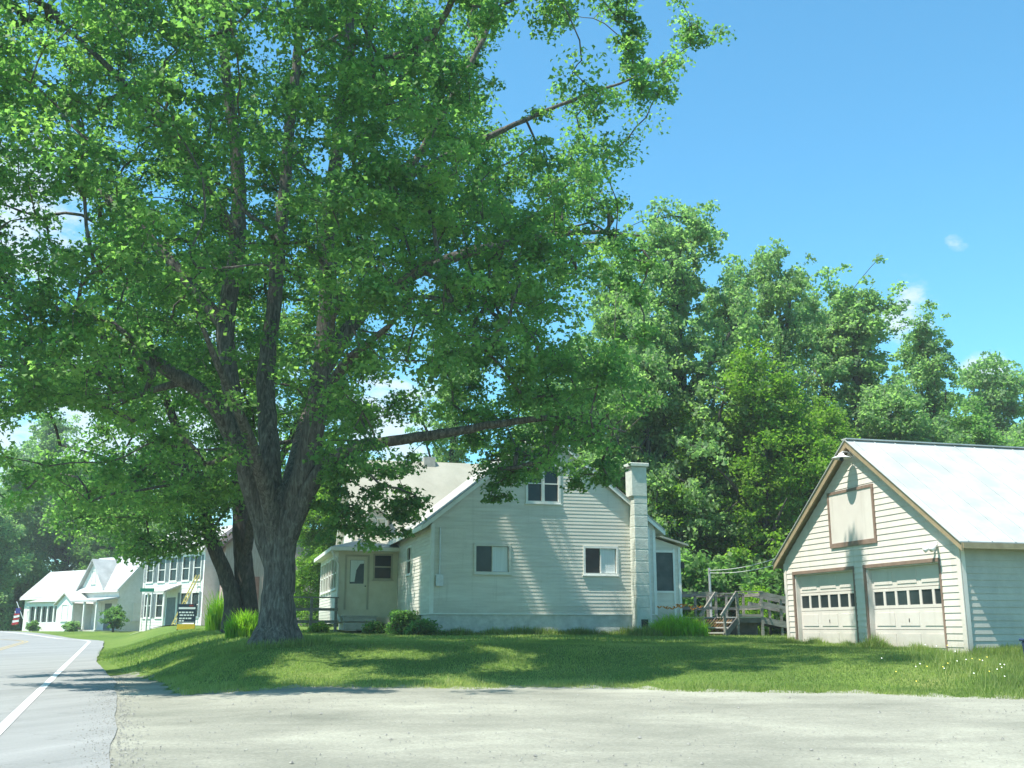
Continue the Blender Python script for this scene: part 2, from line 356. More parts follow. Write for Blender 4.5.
xs = np.linspace(-10.5, 40, 420)
wig = .25 * np.sin(xs * 5.3) + .18 * np.sin(xs * 11.7 + 2) + rng.normal(0, .08, len(xs))
ytop = edge_Y(xs) + .02 + .6 * wig
ybot = np.maximum(-4, (-.35 - .938 * xs) / .347)
ytop = np.maximum(ytop, ybot + .02)
vv = np.linspace(0, 1, 90)[:, None]
GX = np.repeat(xs[None, :], 90, 0); GY = ybot[None, :] * (1 - vv) + ytop[None, :] * vv
GZ = H(GX, GY) + .016 + .012 * np.sin(GX * .9 + GY * .4) * np.sin(GY * .7) * 0
tag(grid_mesh('gravel_drive', GX, GY, GZ + .004, M['gravel']), kind='structure', label='pale dusty gravel pull-off in front of the lawn')

# loose stones
N = 4500
sx = rng.uniform(-5, 14, N); sy = 9 + rng.random(N) ** 1.3 * 11
ok = (.938 * sx + .347 * sy > .15) & (sy < edge_Y(sx) - .1); sx, sy = sx[ok], sy[ok]
cl = rng.random(len(sx)) < .6
sr = rng.uniform(.005, .015, len(sx)) * (1 + (rng.random(len(sx)) < .03) * 1.3)
ge = rng.uniform(10, 30, 2600); gt_ = rng.normal(.06, .22, 2600) + shoulder(ge * .9) - .1; sx = np.concatenate([sx, -.347 * ge + .938 * gt_]); sy = np.concatenate([sy, .938 * ge + .347 * gt_]); sr = np.concatenate([sr, rng.uniform(.006, .02, 2600)])
octv = np.array([[1, 0, 0], [0, 1, 0], [-1, 0, 0], [0, -1, 0], [0, 0, .75]])
tri = [(0, 1, 4), (1, 2, 4), (2, 3, 4), (3, 0, 4)]
jit = rng.normal(1, .25, (len(sx), 5, 1))
vv_ = octv[None] * jit * sr[:, None, None]; vv_[:, :, 0] += sx[:, None]; vv_[:, :, 1] += sy[:, None]; vv_[:, :, 2] += (H(sx, sy) + .03)[:, None]
stv = np.concatenate([vv_[:, list(t)] for t in tri], 1).reshape(-1, 3)
tag(np_mesh('loose_stones', stv, 3, surf('stones', (.11, .105, .095), (.34, .33, .29), 30, .9, .2, 60)), 'small loose stones scattered over the gravel pull-off', 'gravel', kind='stuff')

# ------------------------------------------------------------------ foliage engines
def unit(a): return a / np.maximum(np.linalg.norm(a, axis=-1, keepdims=True), 1e-9)

def leaves(name, C, rad, n_each, size, mat, parent, up=.55, flat=.65, outc=None, g=None, droop=.25, tmean=None, lobed=False):
    g = g or rng; N = len(C)
    cnt = np.full(N, n_each); idx = np.repeat(np.arange(N), cnt); n = len(idx)
    off = g.normal(0, 1, (n, 3)); off = unit(off) * (g.random((n, 1)) ** .5); off[:, 2] *= flat
    rr = (rad if np.isscalar(rad) else np.asarray(rad)[idx][:, None])
    p = C[idx] + off * rr
    p[:, 2] -= droop * rr.ravel() * (off[:, 0] ** 2 + off[:, 1] ** 2) if not np.isscalar(rr) else droop * rr * (off[:, 0] ** 2 + off[:, 1] ** 2)
    nrm = g.normal(0, 1, (n, 3)); nrm = unit(nrm) * .8 + off * .45; nrm[:, 2] += up
    nrm = unit(nrm); t = unit(np.cross(nrm, g.normal(0, 1, (n, 3)))); b = np.cross(nrm, t)
    l = size * g.uniform(.65, 1.3, (n, 1)); w = l * g.uniform(.5, .85, (n, 1)); fold = l * g.uniform(.02, .22, (n, 1))
    q = np.stack([p - t * l * .5, p + b * w * .5 + nrm * fold - t * l * .08, p + t * l * .55 - nrm * fold, p - b * w * .5 + nrm * fold - t * l * .08], 1).reshape(-1, 3)
    if lobed:
        q = np.stack([p - t * l * .5, p + b * w * .62 + nrm * fold - t * l * .12, p + b * w * .26 + t * l * .1 + nrm * fold * .4, p + t * l * .58 - nrm * fold, p - b * w * .26 + t * l * .1 + nrm * fold * .4, p - b * w * .62 + nrm * fold - t * l * .12], 1).reshape(-1, 3)
    ct = g.normal(.45, .17, N) if tmean is None else np.asarray(tmean) + g.normal(0, .1, N)
    tint = np.clip(ct[idx] + g.normal(0, .16, n), 0, 1)
    return np_mesh(name, q, 6 if lobed else 4, mat, parent, tint)

def tube_np(V, Fc, pts, rads, n, g=None, rough=0):
    m = len(pts); base = len(V)
    for i in range(m):
        d = pts[min(i + 1, m - 1)] - pts[max(i - 1, 0)]; d = d / (np.linalg.norm(d) + 1e-9)
        ref = np.array([0, 1., 0]) if abs(d[1]) < .8 else np.array([1., 0, 0])
        x = np.cross(d, ref); x /= np.linalg.norm(x); y = np.cross(x, d)
        for k in range(n):
            a = 2 * math.pi * k / n; r = rads[i] * (1 + (rough * (math.sin(3 * a + pts[i][2] * 1.3) * .5 + math.sin(7 * a + pts[i][2] * .8) * .35 + random.gauss(0, .3)) if rough else 0))
            V.append(pts[i] + (x * math.cos(a) + y * math.sin(a)) * r)
    for i in range(m - 1):
        for k in range(n):
            Fc.append((base + i * n + k, base + i * n + (k + 1) % n, base + (i + 1) * n + (k + 1) % n, base + (i + 1) * n + k))
    Fc.append(tuple(range(base + (m - 1) * n, base + m * n)))

def resample(pts, rads, step):
    P_, R_ = [], []
    pts = [np.array(p, float) for p in pts]
    # catmull-rom
    for i in range(len(pts) - 1):
        p0, p1, p2, p3 = pts[max(i - 1, 0)], pts[i], pts[i + 1], pts[min(i + 2, len(pts) - 1)]
        k = max(1, int(np.linalg.norm(p2 - p1) / step))
        for j in range(k):
            u = j / k
            P_.append(.5 * ((2 * p1) + (-p0 + p2) * u + (2 * p0 - 5 * p1 + 4 * p2 - p3) * u * u + (-p0 + 3 * p1 - 3 * p2 + p3) * u ** 3))
            R_.append(rads[i] * (1 - u) + rads[i + 1] * u)
    P_.append(pts[-1]); R_.append(rads[-1]); return P_, R_

def grow_tree(limbs, targets, rtip=.012, step=.6, power=.46, rmax=.16, sag=.08, g=None, bias=.0, mask=False, dmax=99, nlimb=10, ntrunk=26):
    """limbs: list of (points, radii). returns verts, faces of trunk with branches reaching every target"""
    g = g or rng; V, Fc = [], []
    nodes, par = [], []
    for li, (pts, rads) in enumerate(limbs):
        pp, rr = resample(pts, rads, .35 if li else .18)
        jit = [p + (g.normal(0, .012, 3) if 0 < i < len(pp) - 1 else 0) for i, p in enumerate(pp)]
        tube_np(V, Fc, jit, rr, ntrunk if li == 0 else nlimb, rough=.05 if li == 0 else .06)
        if li:
            for p in pp[len(pp) // 4:]: nodes.append(np.array(p)); par.append(-1)
    nl = len(nodes); T = np.asarray(targets)
    N0 = np.array(nodes); dmin = np.array([np.min(np.sum((N0 - t) ** 2, 1)) for t in T])
    order = np.argsort(dmin); arr = np.zeros((nl + len(T) * 26, 3)); arr[:nl] = N0; cnt = nl
    chains = []; kept = np.ones(len(T), bool)
    for ti in order:
        t = T[ti]; d = np.sqrt(np.sum((arr[:cnt] - t) ** 2, 1)); d2 = d + np.maximum(0, arr[:cnt, 2] - t[2]) * .5
        j = int(np.argmin(d2)); D = d[j]
        if D > dmax: kept[ti] = False; continue
        if D < .15: continue
        k = min(22, max(1, int(D / step))); a = arr[j]; ch = [j]
        side = g.normal(0, .075 * D, 3); side[2] = abs(side[2]) * .6
        for q in range(1, k + 1):
            u = q / k; p = a + (t - a) * u + side * math.sin(math.pi * u) + g.normal(0, .03, 3) * (q < k)
            arr[cnt] = p; par.append(ch[-1]); ch.append(cnt); cnt += 1
        chains.append(ch)
    # loads
    load = np.zeros(cnt); par = np.array(par + [0] * (cnt - len(par)))[:cnt]
    for ch in chains: load[ch[-1]] += 1
    for i in range(cnt - 1, nl - 1, -1):
        if par[i] >= 0: load[par[i]] += load[i]
    for ch in chains:
        rr = [min(rmax, rtip * max(1, load[c]) ** power) for c in ch]
        rr[0] = rr[1] * 1.15
        tube_np(V, Fc, [arr[c] for c in ch], rr, 6 if rr[0] > .05 else 4)
    return (V, Fc, kept) if mask else (V, Fc)

def mesh_from(name, V, Fc, mat, parent, smooth=True):
    me = bpy.data.meshes.new(name); me.from_pydata([tuple(v) for v in V], [], Fc); me.materials.append(mat)
    me.polygons.foreach_set('use_smooth', [smooth] * len(me.polygons))
    o = bpy.data.objects.new(name, me); col.objects.link(o); o.parent = parent; return o

def in_poly(poly, x, y):
    poly = np.asarray(poly, float); c = np.zeros(len(x), bool); j = len(poly) - 1
    for i in range(len(poly)):
        xi, yi = poly[i]; xj, yj = poly[j]
        c ^= ((yi > y) != (yj > y)) & (x < (xj - xi) * (y - yi) / (yj - yi + 1e-12) + xi); j = i
    return c

def vnoise(p, s, seed=0):
    """cheap smooth 3-D value noise"""
    q = p / s + 100; i = np.floor(q).astype(np.int64); f = q - i; f = f * f * (3 - 2 * f); out = 0
    def h(a):
        n = a[:, 0] * 73856093 ^ a[:, 1] * 19349663 ^ a[:, 2] * 83492791 ^ (seed * 2654435761 & 0xffffffff)
        n = (n ^ (n >> 13)) * 1274126177 & 0x7fffffff; return (n % 10007) / 10007
    for dx in (0, 1):
        for dy in (0, 1):
            for dz in (0, 1):
                w = (f[:, 0] if dx else 1 - f[:, 0]) * (f[:, 1] if dy else 1 - f[:, 1]) * (f[:, 2] if dz else 1 - f[:, 2])
                out = out + w * h(i + np.array([dx, dy, dz]))
    return out

# ------------------------------------------------------------------ the big maple
TY = 28.0
tb = P(275, 636, TY); tb.z = hz(tb.x, tb.y)
maple = empty('maple_tree', tb, 0, 'huge spreading maple with a thick grey forking trunk on the lawn by the road', 'tree')
def tp(px, py, dy): return np.array(P(px, py, TY + dy) - tb)
limbs = [
    ([(0, 0, -.35), (0, 0, .05), (.02, 0, .5), (.03, 0, 1.2), (.02, .0, 2.2), (0.02, 0, 2.9), (0.03, 0, 3.4), (0.03, 0, 3.8), (0.02, 0, 4.2)], [.86, .66, .47, .415, .405, .46, .45, .32, .05]),
    ([tp(274, 575, 0), tp(268, 540, 0), tp(256, 495, -.2), tp(240, 450, -.5), tp(215, 405, -1), tp(172, 372, -1.6), tp(105, 335, -2.2), tp(40, 300, -3)], [.2, .34, .34, .27, .23, .18, .12, .06]),
    ([tp(243, 455, -.4), tp(230, 380, -.2), tp(226, 320, 0), tp(238, 240, .2), tp(236, 150, .2), tp(225, 60, 0), tp(215, -80, 0)], [.25, .25, .25, .23, .19, .14, .06]),
    ([tp(275, 570, 0), tp(271, 520, .1), tp(270, 450, .5), tp(266, 380, .9), tp(276, 280, 1.3), tp(288, 150, 1.6), tp(300, 20, 1.6), tp(310, -150, 1.5)], [.2, .33, .29, .25, .21, .17, .13, .06]),
    ([tp(276, 575, 0), tp(284, 530, 0), tp(302, 478, -.2), tp(318, 400, -.4), tp(326, 320, -.5), tp(332, 200, -.6), tp(345, 80, -.8), tp(360, -80, -1)], [.2, .37, .34, .29, .25, .2, .15, .06]),
    ([tp(276, 580, 0), tp(288, 535, -.1), tp(322, 468, -.5), tp(365, 446, -.9), tp(430, 436, -1.2), tp(500, 424, -1.4), tp(565, 418, -1.2), tp(625, 432, -.8)], [.2, .30, .2, .15, .13, .10, .065, .03]),
    ([tp(322, 370, -.4), tp(370, 305, .1), tp(440, 262, .5), tp(520, 240, .8), tp(590, 232, .8), tp(640, 236, .8)], [.24, .19, .16, .12, .07, .03]),
    ([tp(331, 210, -.6), tp(400, 180, -.5), tp(480, 140, 0), tp(560, 105, .3), tp(640, 75, .3), tp(690, 46, .3)], [.18, .13, .09, .055, .03, .01]),
    ([tp(405, 178, -.5), tp(445, 110, -.6), tp(478, 50, -.8), tp(498, 0, -.8), tp(520, -90, -.8)], [.11, .09, .07, .05, .03]),
    ([tp(275, 560, 0), tp(270, 510, -.5), tp(250, 440, -1.8), tp(225, 380, -3), tp(195, 310, -4)], [.2, .24, .15, .10, .03]),
    ([tp(276, 560, 0), tp(284, 510, .5), tp(300, 440, 2.6), tp(320, 370, 5), tp(330, 280, 7), tp(335, 180, 8.5)], [.2, .27, .2, .16, .12, .05]),
    ([tp(318, 410, -.4), tp(345, 365, -1.8), tp(378, 335, -3), tp(405, 312, -3.8)], [.2, .13, .08, .03]),
    ([tp(228, 330, 0), tp(170, 260, 1), tp(120, 210, 1.6), tp(60, 165, 2.2), tp(0, 130, 2.5)], [.2, .15, .12, .08, .04]),
    ([tp(238, 240, .2), tp(190, 160, -1.5), tp(130, 90, -3), tp(60, 20, -4)], [.17, .12, .09, .04]),
    ([tp(185, 380, -1.4), tp(135, 396, -1), tp(105, 406, -.6)], [.12, .06, .02]),
]
_a, _b, _c = (np.array(v) - np.array(tb) for v in ((-2.2, 23.5, 15.6), (-.8, 21.5, 16.6), (1.2, 20.4, 17.3)))
limbs.append(([tp(338, 130, -.7), tp(352, 70, -1.4), _a, _b, _c], [.14, .12, .09, .06, .02]))  # unseen limb added to carry the leaves that shade the lawn
crown_poly = [(-75, 130), (-70, -100), (-20, -230), (120, -330), (270, -260), (390, -150), (480, -70), (560, -35), (612, -8), (640, 22), (695, 28), (714, 38), (690, 62), (655, 95), (630, 130), (622, 180), (636, 232), (640, 300), (652, 380), (640, 440), (600, 468), (545, 488), (500, 478), (440, 455), (418, 460), (412, 500), (398, 528), (372, 540), (346, 522), (338, 480), (300, 500), (235, 505), (190, 530), (120, 515), (60, 520), (-20, 500), (-60, 460), (-80, 380)]
holes = [(455, 470, 14), (528, 60, 34), (545, 118, 24), (505, 105, 16), (590, 30, 20), (648, 172, 16), (610, 60, 14), (378, 392, 12), (400, 428, 14), (345, 345, 8), (75, 430, 26), (28, 440, 24), (120, 440, 14), (80, 205, 12), (62, 222, 9), (155, 195, 9), (268, 40, 14), (325, 160, 13), (425, 285, 10), (10, 205, 16), (20, 240, 12), (50, 70, 8), (282, 475, 22), (285, 430, 15), (500, 370, 8), (90, 460, 12), (565, 160, 10)]
def crown_targets(n):
    out = []
    ref = np.array(P(250, 200, TY))
    while len(out) < n:
        k = 4000; u = rng.uniform(-210, 716, k); v = rng.uniform(-340, 535, k)
        ok = in_poly(crown_poly, u, v); u, v = u[ok], v[ok]; k = len(u)
        # half depth of the crown here
        hd = 8.3 * np.sqrt(np.clip(1 - ((u - 290) / np.where(u < 290, 390, 500)) ** 2, .03, 1)) * np.sqrt(np.clip(1 - ((v - 130) / 560) ** 2, .08, 1))
        s = np.sign(rng.normal(0, 1, k)) * rng.random(k) ** .62; dy = s * hd * np.where(s < 0, np.where(u < 350, 1.38, 1.15), 1.0)
        # near and far shells close in on the middle
        sh = np.sqrt(np.clip(1 - .35 * s * s, 0, 1)); uu = 275 + (u - 275) * sh; vv2 = 200 + (v - 200) * sh
        p = np.array([P(a, b, TY)[:] for a, b in zip(uu, vv2)]); p[:, 1] += dy
        # where it shows in the view
        dz = p[:, 2] - EYE; zc = p[:, 1] * CS + dz * SN; px = 512 + F_PX * p[:, 0] / zc; py = 384 - F_PX * (dz * CS - p[:, 1] * SN) / zc
        keep = vnoise(p, 1.9, 3) * .65 + vnoise(p, .8, 4) * .35 > .44
        for hx, hy, hr in holes: keep &= (px - hx) ** 2 + (py - hy) ** 2 > (hr + 6) ** 2
        # bare space among the big limbs
        cen = np.exp(-((px - 272) / 50) ** 2 - ((py - 410) / 130) ** 2); keep &= ~((dy < 2.5) & (rng.random(k) < cen * .9)); keep &= ~((py > 470) & (px > 340) & (px < 420) & (np.abs(dy) > 2.5))
        keep &= ~((px > 395) & (py > 470) & (rng.random(k) < .4))
        keep &= ~((py > 505) & (px > 95)) & ~((py > 448) & (px > 418) & (px < 485)) & ~((px > 560) & (py > 478)) & ~((px > 240) & (px < 320) & (py > 455))
        keep &= (px < 655) | (py < 110) & (px < 712)
        keep &= ~((px > 565) & (rng.random(k) < .25))
        out += list(p[keep])
    return np.array(out[:n])
TUFTS = [(700, 38, .3), (709, 34, .3), (690, 46, .2), (676, 56, .5), (664, 70, .2), (652, 66, 0), (646, 88, .4), (640, 72, .6), (684, 36, .4), (630, 98, 0), (668, 84, .3), (656, 104, .2), (612, 92, .3), (628, 60, .5), (598, 100, .1), (575, 92, .4), (560, 112, .1), (540, 108, .4)]
TUFTS += [(a, b, -1 + .3 * (i % 4)) for i, (a, b) in enumerate([(350, 478), (365, 468), (385, 466), (398, 478), (408, 492), (400, 505), (386, 515), (372, 498), (360, 510), (348, 525), (394, 522), (380, 530), (345, 500), (405, 512), (362, 528), (352, 462), (338, 486), (335, 500), (332, 470), (330, 515), (340, 530), (345, 540), (328, 490), (342, 455), (392, 492)])]
TUFTS += [(a, b, .2 * (i % 4)) for i, (a, b) in enumerate([(505, 468), (508, 484), (520, 455), (580, 461), (590, 470), (600, 477), (576, 476), (540, 462), (497, 489), (488, 470), (610, 466), (604, 452)])]
CT = crown_targets(6300) - np.array(tb)
TUFTS += [(a, b, rng.uniform(-1.6, 1.8)) for a, b in [(575, 98), (600, 112), (620, 112), (590, 130), (610, 142), (632, 122), (575, 150), (600, 165), (614, 182), (590, 190), (570, 175), (560, 202), (585, 215), (605, 212), (622, 232), (560, 230), (600, 242), (575, 252), (632, 252), (545, 182), (530, 160), (540, 142), (520, 182), (640, 262), (610, 262), (646, 290), (625, 282), (590, 8), (606, 12), (618, 4), (580, 22), (636, 236), (628, 244), (615, 330), (640, 330), (628, 360), (640, 390), (620, 400), (560, 14), (572, 34), (574, 60), (500, 10), (488, 24), (470, 60), (480, 40)]]
TF = np.array([P(a, b, TY + c)[:] for a, b, c in TUFTS for _ in (0, 1)]) + rng.normal(0, .2, (2 * len(TUFTS), 3)) - np.array(tb)
# crown shaped for light: clusters shading the gable patch or garage front are removed
PHI, EL = R(30), R(64)
S = Vector((-math.cos(PHI) * math.cos(EL), -math.sin(PHI) * math.cos(EL), math.sin(EL)))
def shadow_on(C, o, rz):
    c, s_ = math.cos(rz), math.sin(rz); q = C - np.array(o); x = q[:, 0] * c + q[:, 1] * s_; y = -q[:, 0] * s_ + q[:, 1] * c
    sx_, sy_ = S.x * c + S.y * s_, -S.x * s_ + S.y * c; return x, y, q[:, 2], sx_, sy_
def thin(C):
    x, y, z, a, b = shadow_on(C, (-2.85, 37.5, 1.38), R(15)); k = -y / -b; px, pz = x - a * (y / b), z - S.z * (y / b)
    bad = in_poly([(6.0, 3.6), (7.0, 3.3), (8.0, 2.6), (8.0, .3), (6.2, .3), (5.1, 3.0)], px, pz)
    x, y, z, a, b = shadow_on(C, (10.04, 23.8, .98), R(15)); py, pz = y - b * (x / a), z - S.z * (x / a)
    bad |= (py > -.6) & (py < 8.4) & (pz > -.3) & (pz < 5.5) & ~((np.abs(py - 4.2) < .5) & (pz < 3.8) & (pz > .5))
    return ~bad
keep_ = np.ones(len(CT), bool)
for ox, oy in ((0, 0), (.4, 0), (-.4, 0), (0, .45), (0, -.45), (.3, .3), (-.3, -.3), (.3, -.3), (-.3, .3)): keep_ &= thin(CT + np.array(tb) + np.array([ox, oy, 0]))
CT = CT[keep_]
W_ = CT + np.array(tb); pj = W_ - np.array(S)[None] * ((W_[:, 2] - 1.2) / S.z)[:, None]; pj[:, 2] = 0
dap = vnoise(pj, 1.7, 41) * .6 + vnoise(pj, .75, 42) * .4  # gaps cut along the sun's direction so that light dapples the lawn
sun_gap = (np.abs(W_[:, 1] - TY) > -1) & (dap < .43)
CT = CT[~sun_gap]
gs = []
for i in range(15):      # bough leaves added up-sun so their shade falls between the two garage doors
    y_, z_, h_ = 4.15 + rng.normal(0, .10), rng.uniform(.4, 2.4), rng.uniform(13.2, 14.8)
    w0 = Vector((10.04 - .259 * y_, 23.8 + .966 * y_, .98 + z_)) + S * (h_ / S.z); gs.append(np.array(w0) - np.array(tb))
for i in range(70):      # leaves added out of view so their shade dapples the lawn before the garage
    w0 = Vector((rng.uniform(1.8, 8.6), rng.uniform(22.9, 24.9), 1.0)); h_ = rng.uniform(15.5, 18.2)
    gs.append(np.array(w0 + S * (h_ / S.z)) - np.array(tb))
TF = TF[thin(TF + np.array(tb))]; n0 = len(CT) + len(TF)
CT = np.concatenate([CT, TF, np.array(gs)])
CR = rng.uniform(.36, .85, len(CT)); CR[n0:n0 + len(gs) - 70] = .4; CR[n0 - len(TF):n0] = rng.uniform(.3, .55, len(TF))
V, Fc, kept = grow_tree(limbs, CT, mask=True, dmax=3.2, step=.38, rtip=.0085, rmax=.11, nlimb=12, ntrunk=40)
# trunk flare and root ridges
V = [np.array(v) for v in V]
for i in range(len(V)):
    x, y, z = V[i]
    if z < 1.2 and math.hypot(x, y) < 2:
        a = math.atan2(y, x); k = 1 + .18 * max(0, 1 - z / 1.1) * math.sin(5 * a + .6) + .04 * math.sin(11 * a)
        V[i] = np.array([x * k, y * k, z])
mesh_from('trunk', V, Fc, M['bark'], maple)
CT, CR = CT[kept], CR[kept]
# clumps of leaves
tm = .45 + .2 * rng.normal(0, 1, len(CT))
leaves('crown', CT, CR, 92, .128, M['maple'], maple, up=.7, flat=.45, droop=.35, tmean=tm, lobed=True)

# ------------------------------------------------------------------ generic trees
def ell_targets(n, parts, ns=1.8, thr=.4, seed=0, shell=.5):
    """points in a union of ellipsoids (cx,cy,cz,rx,ry,rz)"""
    g = np.random.default_rng(seed); vol = np.array([p[3] * p[4] * p[5] for p in parts]) ** .8; vol /= vol.sum(); out = []
    while len(out) < n:
        k = 2000; i = g.choice(len(parts), k, p=vol); A = np.array(parts)[i]
        d = unit(g.normal(0, 1, (k, 3))) * (shell + (1 - shell) * g.random((k, 1))) * g.uniform(.85, 1.05, (k, 1))
        p = A[:, :3] + d * A[:, 3:]
        p = p[(vnoise(p, ns, seed) * .6 + vnoise(p, ns * .4, seed + 1) * .4 > thr) & (p[:, 2] > .12)]
        out += list(p)
    return np.array(out[:n])

HT = {}
def make_tree(name, h, w, kind, seed, mat, n=650, each=34, size=.20, low=.1, lr=.85, bark='bark2'):
    """tree with its base at the origin: h height, w crown half width"""
    g = np.random.default_rng(seed); root = empty(name, (0, 0, 0))
    parts = []
    if kind == 'broad':
        nb = 11
        for i in range(nb):
            u = (i + .5) / nb; z = h * (low + (1 - low) * (u ** .9)) - h * .06; r = w * math.sin(math.pi * min(1, .22 + .72 * u)) ** .8
            a = g.uniform(0, 6.28); o = r * .5 * g.random() ** .5
            parts.append((o * math.cos(a), o * math.sin(a), z, r * .72, r * .72, h * .13))
    elif kind == 'loose':
        for i in range(15):
            u = (i + .3) / 15; z = h * (low + (1 - low) * u) * .97; r = w * (1.02 - .55 * u) * g.uniform(.6, 1)
            a = i * 2.4 + g.uniform(-.4, .4); o = r * .62
            parts.append((o * math.cos(a), o * math.sin(a), z, w * .33 * g.uniform(.7, 1.2), w * .33 * g.uniform(.7, 1.2), h * .055 * g.uniform(.8, 1.5)))
        parts.append((0, 0, h * .5, w * .5, w * .5, h * .36))
    elif kind == 'upright':
        for i in range(14):
            u = (i + .4) / 14; z = h * (low + (1 - low) * u) * .96; r = w * (1 - .62 * u) * g.uniform(.75, 1.05)
            a = i * 2.4; o = r * .45
            parts.append((o * math.cos(a), o * math.sin(a), z, r * .5, r * .5, h * .075 * g.uniform(.8, 1.4)))
    else:   # bushy
        for i in range(9):
            a = g.uniform(0, 6.28); o = w * .5 * g.random() ** .5
            parts.append((o * math.cos(a), o * math.sin(a), h * g.uniform(.22, .72), w * .55, w * .55, h * .30))
    if kind in ('loose', 'upright'):
        pts = []; nb = 62 if kind == 'loose' else 54
        for i in range(nb):
            u = (i + .5) / nb; z0 = h * (low + (.93 - low) * u) * .93; a = i * 2.4 + g.uniform(-.5, .5)
            ln = w * (1.12 - .72 * u) * g.uniform(.65, 1.2); el = R(g.uniform(12, 48) if kind == 'loose' else g.uniform(35, 66)); k = max(5, int(n / nb))
            q = g.random(k) ** .6; dd_ = np.array([math.cos(a) * math.cos(el), math.sin(a) * math.cos(el), math.sin(el)])
            c = np.array([0, 0, z0]) + dd_ * (q[:, None] * ln * (1.0 if kind == 'loose' else 1.25)); c[:, 2] = np.minimum(c[:, 2], h)
            pts.append(c + g.normal(0, 1, (k, 3)) * (.22 + .34 * np.sin(q * 2.6))[:, None] * np.array([1, 1, .7]))
        pts = np.concatenate(pts); pts = pts[(pts[:, 2] < h) & ((vnoise(pts, 1.5, seed) * .6 + vnoise(pts, .7, seed + 1) * .4) > .36 + .06 * (pts[:, 2] / h > .55))]; T_loose = pts
    T = ell_targets(n, parts, 1.6 if kind != 'bushy' else .5 * w, .38 if kind != 'bushy' else .25, seed, .45)
    if kind in ('loose', 'upright'): T = T_loose
    if kind == 'bushy': T[:, 2] = np.maximum(T[:, 2], .12 * h)
    th = h * (.8 if kind != 'bushy' else .5); tr = .014 * h + .05
    L_ = [([(0, 0, -.4), (g.normal(0, .1), g.normal(0, .1), th * .3), (g.normal(0, .25), g.normal(0, .25), th * .65), (g.normal(0, .3), g.normal(0, .3), th)], [tr * 1.35, tr, tr * .65, tr * .15]),
          ([(0, 0, th * .15), (g.normal(0, .25), g.normal(0, .25), th * .65), (0, 0, th)], [tr * .8, tr * .5, tr * .1])]
    for i in range(5):
        a = i * 1.3 + g.uniform(0, .8); z0 = th * g.uniform(.2, .6); r = w * g.uniform(.5, .8)
        L_.append(([(0, 0, z0), (r * .5 * math.cos(a), r * .5 * math.sin(a), z0 + th * .14), (r * math.cos(a), r * math.sin(a), z0 + th * g.uniform(.2, .36))], [tr * .5, tr * .32, tr * .1]))
    HT[root.name] = float(T[:, 2].max()) + .25
    V, Fc = grow_tree(L_, T[::3], rtip=.014, rmax=.1, g=g, nlimb=7, ntrunk=10)
    mesh_from('trunk', V, Fc, M[bark], root)
    leaves('crown', T, g.uniform(.5, 1.0, len(T)) * lr * (.66 if kind in ('loose', 'upright') else 1), each, size, mat, root, up=.5, g=g)
    return root

def copy_tree(o, parent=None):
    c = o.copy(); col.objects.link(c)
    if parent is not None: c.parent = parent
    for ch in o.children:
        copy_tree(ch, c)
    return c

used = set()
def place(proto, px, Y, h_top=None, base_h=None, label=None, group=None, cat='tree', rz=None, w=None, mat=None, dz=-.1, name=None):
    """stand a tree so that its top reaches pixel row h_top"""
    if proto.name in used: o = copy_tree(proto)
    else: o = proto
    used.add(proto.name)
    x = P(px, 600, Y).x; z = hz(x, Y); o.location = (x, Y, z + dz); s = 1.0
    if h_top is not None: s = (P(px, h_top, Y).z - z) / HT[proto.name]
    sw = w if w else s
    o.scale = (sw, sw, s); o.rotation_euler = (0, 0, rz if rz is not None else random.uniform(0, 6.28))
    tag(o, label, cat, group)
    if mat:
        for ch in o.children:
            if ch.name.startswith('crown'):
                if ch.data.users > 1: ch.data = ch.data.copy()
                ch.data.materials[0] = mat
    return o

# second maple behind the big one, with two leaning trunks
SY = 41.0
sb = P(238, 622, SY); sb.z = hz(sb.x, sb.y)
second = empty('twin_trunk_tree', sb, 0, 'dark twin-trunked tree with one trunk leaning left, behind the big maple', 'tree')
def sp(px, py, dy): return np.array(P(px, py, SY + dy) - sb)
limbs2 = [
    ([sp(232, 632, 0), sp(233, 600, 0), sp(226, 575, -.1), sp(213, 545, -.2), sp(203, 510, -.3)], [.46, .33, .29, .26, .24]),
    ([sp(248, 630, .4), sp(247, 600, .4), sp(243, 560, .4), sp(240, 520, .4), sp(238, 450, .4), sp(235, 380, .4)], [.52, .42, .37, .32, .22, .1]),
    ([sp(203, 512, -.3), sp(190, 460, -.6), sp(170, 410, -1), sp(150, 340, -1.2)], [.30, .24, .16, .06]),
    ([sp(205, 515, -.3), sp(160, 480, .5), sp(110, 460, 1.5), sp(60, 445, 2)], [.2, .14, .09, .04]),
    ([sp(242, 540, .4), sp(262, 490, 1), sp(290, 440, 1.6), sp(310, 380, 2)], [.3, .2, .13, .06]),
    ([sp(245, 560, .4), sp(255, 500, -1), sp(268, 450, -2), sp(270, 400, -3)], [.22, .16, .1, .04]),
]
poly2 = [(40, 330), (120, 250), (250, 240), (330, 290), (350, 390), (335, 470), (300, 490), (250, 478), (215, 510), (205, 535), (160, 545), (130, 540), (90, 545), (60, 520), (30, 440)]
